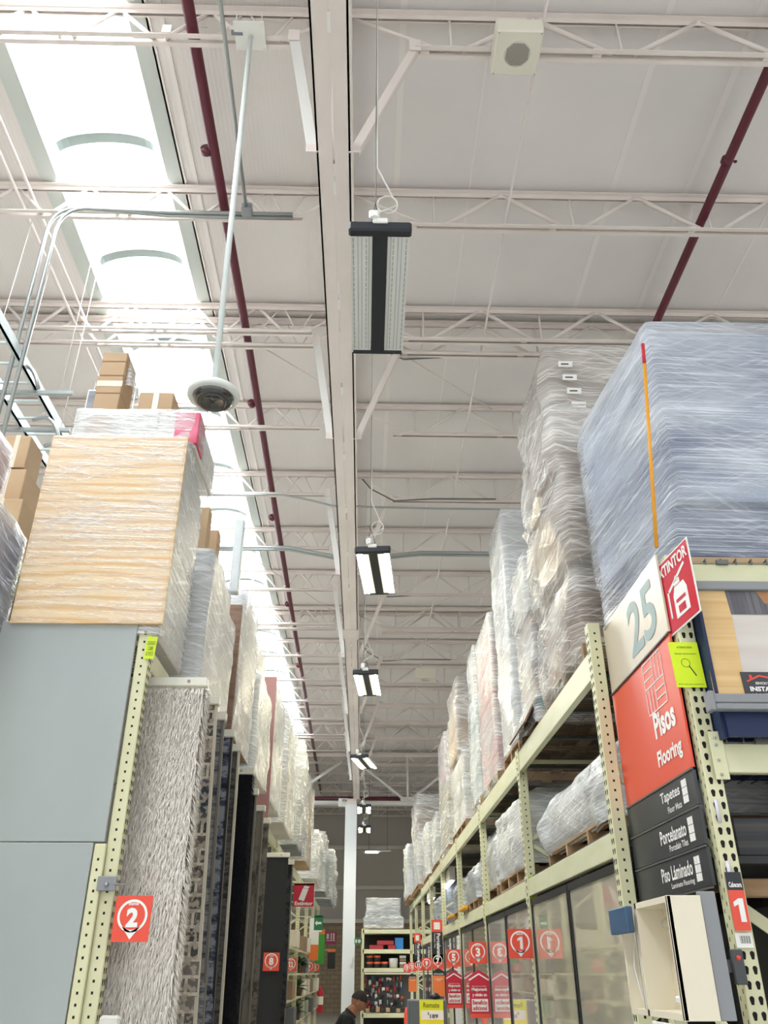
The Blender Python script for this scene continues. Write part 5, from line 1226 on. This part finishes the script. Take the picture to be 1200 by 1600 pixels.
# sample boxes at the sign foot
t = thing('sample_box', 'open cream display box with shelf roll inside, mounted at the foot of the aisle sign', 'display box', (1.2, 3.6, 1.55))
ivory = mat('ivory laminate', 'E3DAC4', 0.45); ivory2 = mat('inner ivory', 'DACFB4', 0.5)
x0, x1, y0, y1, z0, z1 = 1.14, 1.265, 3.40, 3.82, 1.55, 1.955
obj('front_panel', MB().bbox(x0-0.002, x1+0.002, y0-0.012, y0+0.003, z0, z1, 0.002), ivory, t)
obj('frame', MB().box(x0, x1, y0, y1, z1-0.022, z1).box(x0, x1, y0, y1, z0, z0+0.022).box(x0, x1, y1-0.02, y1, z0, z1).box(x0-0.002, x0+0.012, y0-0.012, y0+0.012, z0, z1), ivory, t)
obj('back_panel', MB().box(x1-0.012, x1, y0, y1, z0, z1), ivory2, t)
obj('roll', MB().tube([(1.2, 3.42, 1.87), (1.2, 3.62, 1.87)], 0.022, 12), ivory2, t)
obj('inner_strip', MB().box(1.19, 1.25, 3.41, 3.5, 1.62, 1.86).bbox(1.16, 1.25, 3.41, 3.53, 1.60, 1.625, 0.005), white, t)
obj('grey_mount', MB().bbox(1.27, 1.33, 3.40, 3.44, 1.55, 1.97, 0.003), greytr, t)
t = thing('swatch_holder', 'slim cream sample frame with a blue swatch on top, beside the cream display box', 'display box', (1.2, 3.95, 1.55))
obj('frame', MB().box(1.14, 1.2, 3.83, 3.845, 1.57, 1.955).box(1.14, 1.2, 4.04, 4.055, 1.57, 1.93).box(1.14, 1.2, 3.83, 4.055, 1.55, 1.57).box(1.19, 1.2, 3.845, 4.04, 1.57, 1.93), ivory, t)
obj('blue_swatch', MB().bbox(1.095, 1.125, 3.80, 4.07, 1.845, 1.945, 0.004), [mat('steel blue swatch', '3E5A78', 0.5)], t)
obj('navy_strip', MB().box(1.15, 1.185, 3.87, 3.885, 1.57, 1.87), mat('navy strip', '2C3E62', 0.5), t)
obj('cord', MB().tube([(1.16, 3.95, 1.87), (1.15, 3.96, 1.72), (1.155, 3.93, 1.62), (1.16, 3.9, 1.58)], 0.003, 6), white, t)
tag(obj('leaflet', MB().bbox(1.145, 1.15, 3.5, 3.8, 1.49, 1.535, 0.001), signw), 'white leaflets just under the cream display box', 'leaflet')

# ------------------------------------------------------------------ far end: facing rack with goods, person, promo bin
t = thing('end_shelf_unit', 'cream shelf unit closing the far end of the aisle', 'rack', (1.0, 30.3, 0))
for x in (-0.06, 2.6): obj('post', post_mesh(x, x+0.09, 30.0, 30.09, 2.95, []), cream, t)
for z in (2.93, 2.36, 1.83, 0.6): obj('shelf', MB().bbox(-0.02, 2.6, 30.0, 31.0, z-0.12, z, 0.005), cream_d, t)
obj('back', MB().box(-0.02, 2.6, 31.0, 31.05, 0, 2.9), mat('unit back', '2A2624', 0.8), t)
peg = mat('peg board', '4E4E50', 0.7)
obj('peg_board', MB().box(0.03, 2.55, 30.5, 30.53, 0.62, 1.68), peg, t)
obj('light_strip', MB().box(0.05, 2.5, 30.15, 30.2, 1.66, 1.69), litsoft, t)
wrapped('grey wrapped pallet on top of the far end shelf unit', (0.05, 1.3, 30.05, 30.95, 2.94), [(3.06, 3.3, (0.03,1.3,30.05,30.9), greybox, (1,1,2)), (3.32, 3.85, (0.12,1.2,30.1,30.9), greybox, (1,1,3))], film_mid, amp=0.03)
rc = mat('red packet', 'A8323A', 0.6); bc_ = mat('blue packet', '2F7FC0', 0.5); bk = mat('paint bucket', 'D8D4CE', 0.4); bor = mat('bucket orange label', 'E0603A', 0.5); dk = mat('bucket dark', '2A2426', 0.5)
for i, (x, w_, z, h_, m_, lb) in enumerate(((0.2, 0.5, 2.36, 0.12, rc, 'red flat packet low left on the top shelf of the far unit'), (0.45, 0.6, 2.49, 0.12, rc, 'red flat packet lying on another on the far unit'), (0.8, 0.3, 2.36, 0.12, rc, 'short red packet beside the blue packet on the far unit'), (1.03, 0.3, 2.36, 0.33, bc_, 'bright blue packet at the right of the far unit top shelf'))):
    tag(obj('packet', MB().bbox(x, x+w_*0.9, 30.05, 30.4, z, z+h_, 0.01), m_), lb, 'packet')
for i, (x, z) in enumerate(((0.12, 1.84), (0.36, 1.84), (0.6, 1.84), (0.12, 2.02), (0.36, 2.02))):
    t = thing('paint_bucket', 'dark paint bucket with orange lid band on the far unit', 'bucket', (x+0.1, 30.2, z), 'paint buckets on the far unit')
    obj('body', MB().lathe((x+0.1, 30.2, z), [(0,0),(0.1,0),(0.11,0.1),(0.11,0.11)], 16), dk, t); obj('lid', MB().lathe((x+0.1, 30.2, z+0.11), [(0.112,0),(0.112,0.06),(0,0.06)], 16), bor, t)
t = thing('paint_bucket', 'larger white bucket among the dark buckets on the far unit', 'bucket', (0.98, 30.2, 1.84)); obj('body', MB().lathe((0.98, 30.2, 1.84), [(0,0),(0.13,0),(0.15,0.26),(0.14,0.27),(0,0.27)], 18), bk, t)
for i, z in enumerate((1.84, 1.93, 2.02, 2.11)): tag(obj('flat_box', MB().bbox(1.18, 1.38, 30.1, 30.4, z, z+0.075, 0.004), whitebox if i % 2 else card2), 'small flat box stacked right of the white bucket, %s from the bottom' % NTH[i], 'box')
rnd = random.Random(4)
tc4 = [('D9DAD8', 'white', 7), ('E2502E', 'orange', 6), ('1C1C20', 'black', 9), ('B8262E', 'red', 6), ('9A9CA0', 'steel', 7), ('2F4F88', 'blue', 3)]
cols = [c for c in tc4 for _ in range(c[2])]; rnd.shuffle(cols); k = 0
for r_ in range(6):
    for c_ in range(11):
        if k >= 60: break
        col = cols[(k*5+r_) % len(cols)]; k += 1
        x = 0.06+c_*0.115+rnd.uniform(-0.03, 0.03); z = 1.5-r_*0.165+rnd.uniform(-0.04, 0.04); hh = rnd.uniform(0.04, 0.13)
        m = MB().bbox(x, x+rnd.uniform(0.03, 0.10), 30.4, 30.47, z, z+hh, 0.008); m.tube([(x+0.02, 30.44, z), (x+0.02, 30.44, z-0.04)], 0.01, 6)
        tag(obj('hanging_tool', m, mat('tool '+col[1], col[0], 0.4)), 'small %s tool hanging on the far peg board' % col[1], 'tool', '%s tools on the far peg board' % col[1])
for i in range(8):
    tag(obj('boxed_tool', MB().bbox(0.1+i*0.16, 0.22+i*0.16, 30.05, 30.3, 0.62, 0.72+0.02*(i % 3), 0.01), dk if i % 2 else card), ('dark' if i % 2 else 'brown')+' small box on the bottom shelf of the far unit', 'box', 'dark boxes on the bottom shelf' if i % 2 else 'brown boxes on the bottom shelf')
t, F, w, h = simple_sign('exit_sign', -0.28, -0.04, 30.0, 2.5, 2.68, mat('green sign', '', 0), 'tiny green exit sign beside the column')
m = MB(); F.box(m, 0.03, 0.07, 0.04, 0.14, 0, 0.003); F.ring(m, 0.15, 0.09, 0.02, 0.045, 0.002); obj('symbol', m, signw, t)

# price bin with Remate card
t = thing('clearance_bin', 'grey bin with yellow Remate price card beside the right rack', 'bin', (0.85, 12.2, 0))
obj('bin_body', MB().bbox(0.58, 1.06, 12.0, 12.5, 0.9, 1.4, 0.01).box(0.6, 1.04, 12.02, 12.48, 0, 0.9), mat('bin grey', '5E6468', 0.5), t)
obj('orange_rim', MB().bbox(0.62, 1.2, 11.9, 12.0, 1.08, 1.12, 0.004), orange2, t)
F = Fr((0.71, 11.99, 1.13), (1,0,0), (0,0,1)); m = MB(); F.box(m, 0, 0.3, 0, 0.27, -0.004, 0); cd = obj('price_card', m, mat('lemon card', 'E8E81E', 0.5), t)
m = MB(); F.box(m, 0.02, 0.3, 0.06, 0.16, 0, 0.002); obj('white_field', m, signw, cd); F.text('Remate', 0.05, 0.19, 0.2, 0.055, ink, cd, 0.003, 0.0); F.text('$', 0.1, 0.11, 0.02, 0.035, ink, cd, 0.003, 0.02); F.text('189', 0.13, 0.075, 0.1, 0.045, ink, cd, 0.003, 0.03)
tag(obj('black_bag', MB().lathe((0.93, 12.3, 1.4), [(0,0),(0.07,0.01),(0.08,0.03),(0.04,0.07),(0,0.08)], 14), mat('black bag', '1A1A1C', 0.5)), 'black bag lying on the grey bin', 'bag')
tag(obj('orange_bollard', MB().lathe((0.74, 16.0, 0), [(0,0),(0.14,0),(0.13,0.03),(0.07,0.05),(0.05,1.12),(0.02,1.2),(0,1.2)], 14), orange), 'slim orange bollard beyond the grey bin', 'bollard')

# person
def skin_obj(name, verts, edges, radii, m, parent, sub=2):
    me = bpy.data.meshes.new(name); off = wloc(parent)
    me.from_pydata([tuple(Vector(v)-off) for v in verts], edges, []); o = bpy.data.objects.new(name, me); COL.objects.link(o); o.parent = parent
    md = o.modifiers.new('s', 'SKIN'); md.use_smooth_shade = True
    for i, r_ in enumerate(radii):
        sv = me.skin_vertices[0].data[i]; sv.radius = (r_, r_) if not isinstance(r_, tuple) else r_; sv.use_root = (i == 0)
    sd = o.modifiers.new('d', 'SUBSURF'); sd.levels = sub; sd.render_levels = sub
    me.materials.append(m); return o
skin = mat('skin', '9C6A50', 0.5); hair = mat('dark cropped hair', '241C1A', 0.85, bump=((90,90,90), 0.5, 0.004)); shirt = mat('black polo shirt', '15171C', 0.8); jeans = mat('dark jeans', '252C3C', 0.85)
px0, py0 = -0.27, 12.0
t = thing('person', 'person in black polo with short dark hair, head bowed, walking at the column foot', 'person', (px0, py0, 0))
# joints: pelvis 0, chest, neckbase, neck, legs, arms
V = [(px0,py0,0.82),(px0+0.02,py0,1.0),(px0+0.05,py0,1.15),(px0+0.11,py0,1.25),(px0+0.165,py0,1.31),(px0+0.20,py0,1.36),
     (px0-0.0,py0-0.10,0.78),(px0+0.06,py0-0.11,0.42),(px0-0.02,py0-0.11,0.07),(px0+0.14,py0-0.12,0.03),
     (px0,py0+0.10,0.78),(px0-0.08,py0+0.11,0.43),(px0-0.2,py0+0.11,0.09),(px0-0.06,py0+0.12,0.04),
     (px0+0.07,py0-0.19,1.19),(px0+0.08,py0-0.24,0.88),(px0+0.22,py0-0.2,0.70),
     (px0+0.07,py0+0.19,1.19),(px0+0.08,py0+0.24,0.88),(px0+0.22,py0+0.2,0.70)]
Ed = [(0,1),(1,2),(2,3),(3,4),(4,5),(0,6),(6,7),(7,8),(8,9),(0,10),(10,11),(11,12),(12,13),(2,14),(14,15),(15,16),(2,17),(17,18),(18,19)]
Rd = [(0.13,0.16),(0.12,0.15),(0.13,0.17),(0.08,0.10),(0.062,0.062),(0.06,0.06),0.09,0.06,0.04,0.035,0.09,0.06,0.04,0.035,0.06,0.042,0.028,0.06,0.042,0.028]
body = skin_obj('body', V, Ed, Rd, skin, t)
# head: ellipsoid-like skull with jaw, nose and ears, bowed toward +x
def head_mesh(c, tilt):
    m = MB(); n1, n2 = 18, 24; vs = []
    for i in range(n1+1):
        th = math.pi*i/n1
        for j in range(n2):
            ph = 2*math.pi*j/n2
            x = math.sin(th)*math.cos(ph); y = math.sin(th)*math.sin(ph); z = math.cos(th)
            sx, sy, sz = 0.1, 0.078, 0.122
            if z < -0.1: k = 1-0.35*(-z-0.1); sx *= k; sy *= k
            X, Y, Z = x*sx, y*sy, z*sz
            if x > 0.6 and z < -0.3: X += 0.018*(x-0.6)*2
            if x > 0.85 and -0.35 < z < 0.1 and abs(y) < 0.3: X += 0.022*(1-abs(y)/0.3)*(0.6-z)
            if x > 0.8 and 0.05 < z < 0.25 and 0.2 < abs(y) < 0.5: X -= 0.008
            vs.append((X, Y, Z))
    fs = [(i*n2+j, (i+1)*n2+j, (i+1)*n2+(j+1) % n2, i*n2+(j+1) % n2) for i in range(n1) for j in range(n2)]
    M = Matrix.Translation(c) @ Matrix.Rotation(R(tilt), 4, 'Y')
    m.add([M @ Vector(v) for v in vs], fs, 0, True)
    for s in (-1, 1): m.add([M @ Vector((-0.005+0.02*math.cos(a)*q, s*(0.074+0.01*(q > 0.5)), -0.005+0.032*math.sin(a)*q)) for q in (0.3, 1) for a in [k*0.785 for k in range(8)]], [(k, (k+1) % 8, 8+(k+1) % 8, 8+k) for k in range(8)], 0, True)
    return m, M
hc = Vector((px0+0.225, py0, 1.385))
hm, HM = head_mesh(hc, 32)
hd = obj('head', hm, skin, t)
hv = MB(); vs = []; n1, n2 = 10, 24
for i in range(n1+1):
    th = math.pi*0.46*i/n1
    for j in range(n2):
        ph = 2*math.pi*j/n2; x, y, z = math.sin(th)*math.cos(ph), math.sin(th)*math.sin(ph), math.cos(th)
        vs.append(HM @ Matrix.Rotation(R(-14), 4, 'Y') @ Vector((x*0.108, y*0.082, z*0.127)))
hv.add(vs, [(i*n2+j, (i+1)*n2+j, (i+1)*n2+(j+1) % n2, i*n2+(j+1) % n2) for i in range(n1) for j in range(n2)], 0, True)
obj('hair', hv, hair, t)
fe = MB()
for s in (-1, 1):
    p = HM @ Vector((0.084, s*0.03, 0.012)); fe.lathe(p, [(0,-0.006),(0.008,0),(0,0.006)], 8)
p = HM @ Vector((0.083, 0, -0.055)); fe.box(p.x-0.004, p.x+0.004, p.y-0.02, p.y+0.02, p.z-0.003, p.z+0.003)
obj('eyes_and_mouth', fe, mat('dark eye', '2A1A16', 0.4), t)
skin_obj('polo_shirt', V[:5]+[V[14],V[15],V[17],V[18]], [(0,1),(1,2),(2,3),(3,4),(2,5),(5,6),(2,7),(7,8)], [(0.145,0.175),(0.135,0.165),(0.145,0.185),(0.09,0.105),(0.058,0.058),0.072,0.055,0.072,0.055], shirt, t)
skin_obj('trousers', [V[0],V[6],V[7],V[8],V[10],V[11],V[12]], [(0,1),(1,2),(2,3),(0,4),(4,5),(5,6)], [(0.14,0.17),0.1,0.07,0.055,0.1,0.07,0.055], jeans, t)
for s, w0 in ((-1, V[16]), (1, V[19])):
    w0 = Vector(w0); hvv = [w0, w0+Vector((0.05,0,-0.05))]; he = [(0,1)]; hr = [0.024, 0.026]
    for q in range(4):
        b0 = len(hvv); o_ = Vector((0.0, (q-1.5)*0.018, 0)); l = (0.06, 0.075, 0.07, 0.055)[q]
        hvv += [w0+Vector((0.075,0,-0.075))+o_, w0+Vector((0.075+l*0.4,0,-0.08-l*0.3))+o_, w0+Vector((0.07+l*0.5,0,-0.09-l*0.9))+o_]; he += [(1,b0),(b0,b0+1),(b0+1,b0+2)]; hr += [0.009, 0.0085, 0.007]
    b0 = len(hvv); hvv += [w0+Vector((0.04,-s*0.035,-0.05)), w0+Vector((0.06,-s*0.045,-0.085))]; he += [(1,b0),(b0,b0+1)]; hr += [0.011, 0.009]
    skin_obj('hand', hvv, he, hr, skin, t, 1)
for s, f_ in ((-1, V[8]), (1, V[12])):
    obj('shoe', MB().bbox(f_[0]-0.08, f_[0]+0.19, f_[1]-0.05, f_[1]+0.05, 0.0, 0.09, 0.02), mat('black shoe', '161618', 0.5), t)
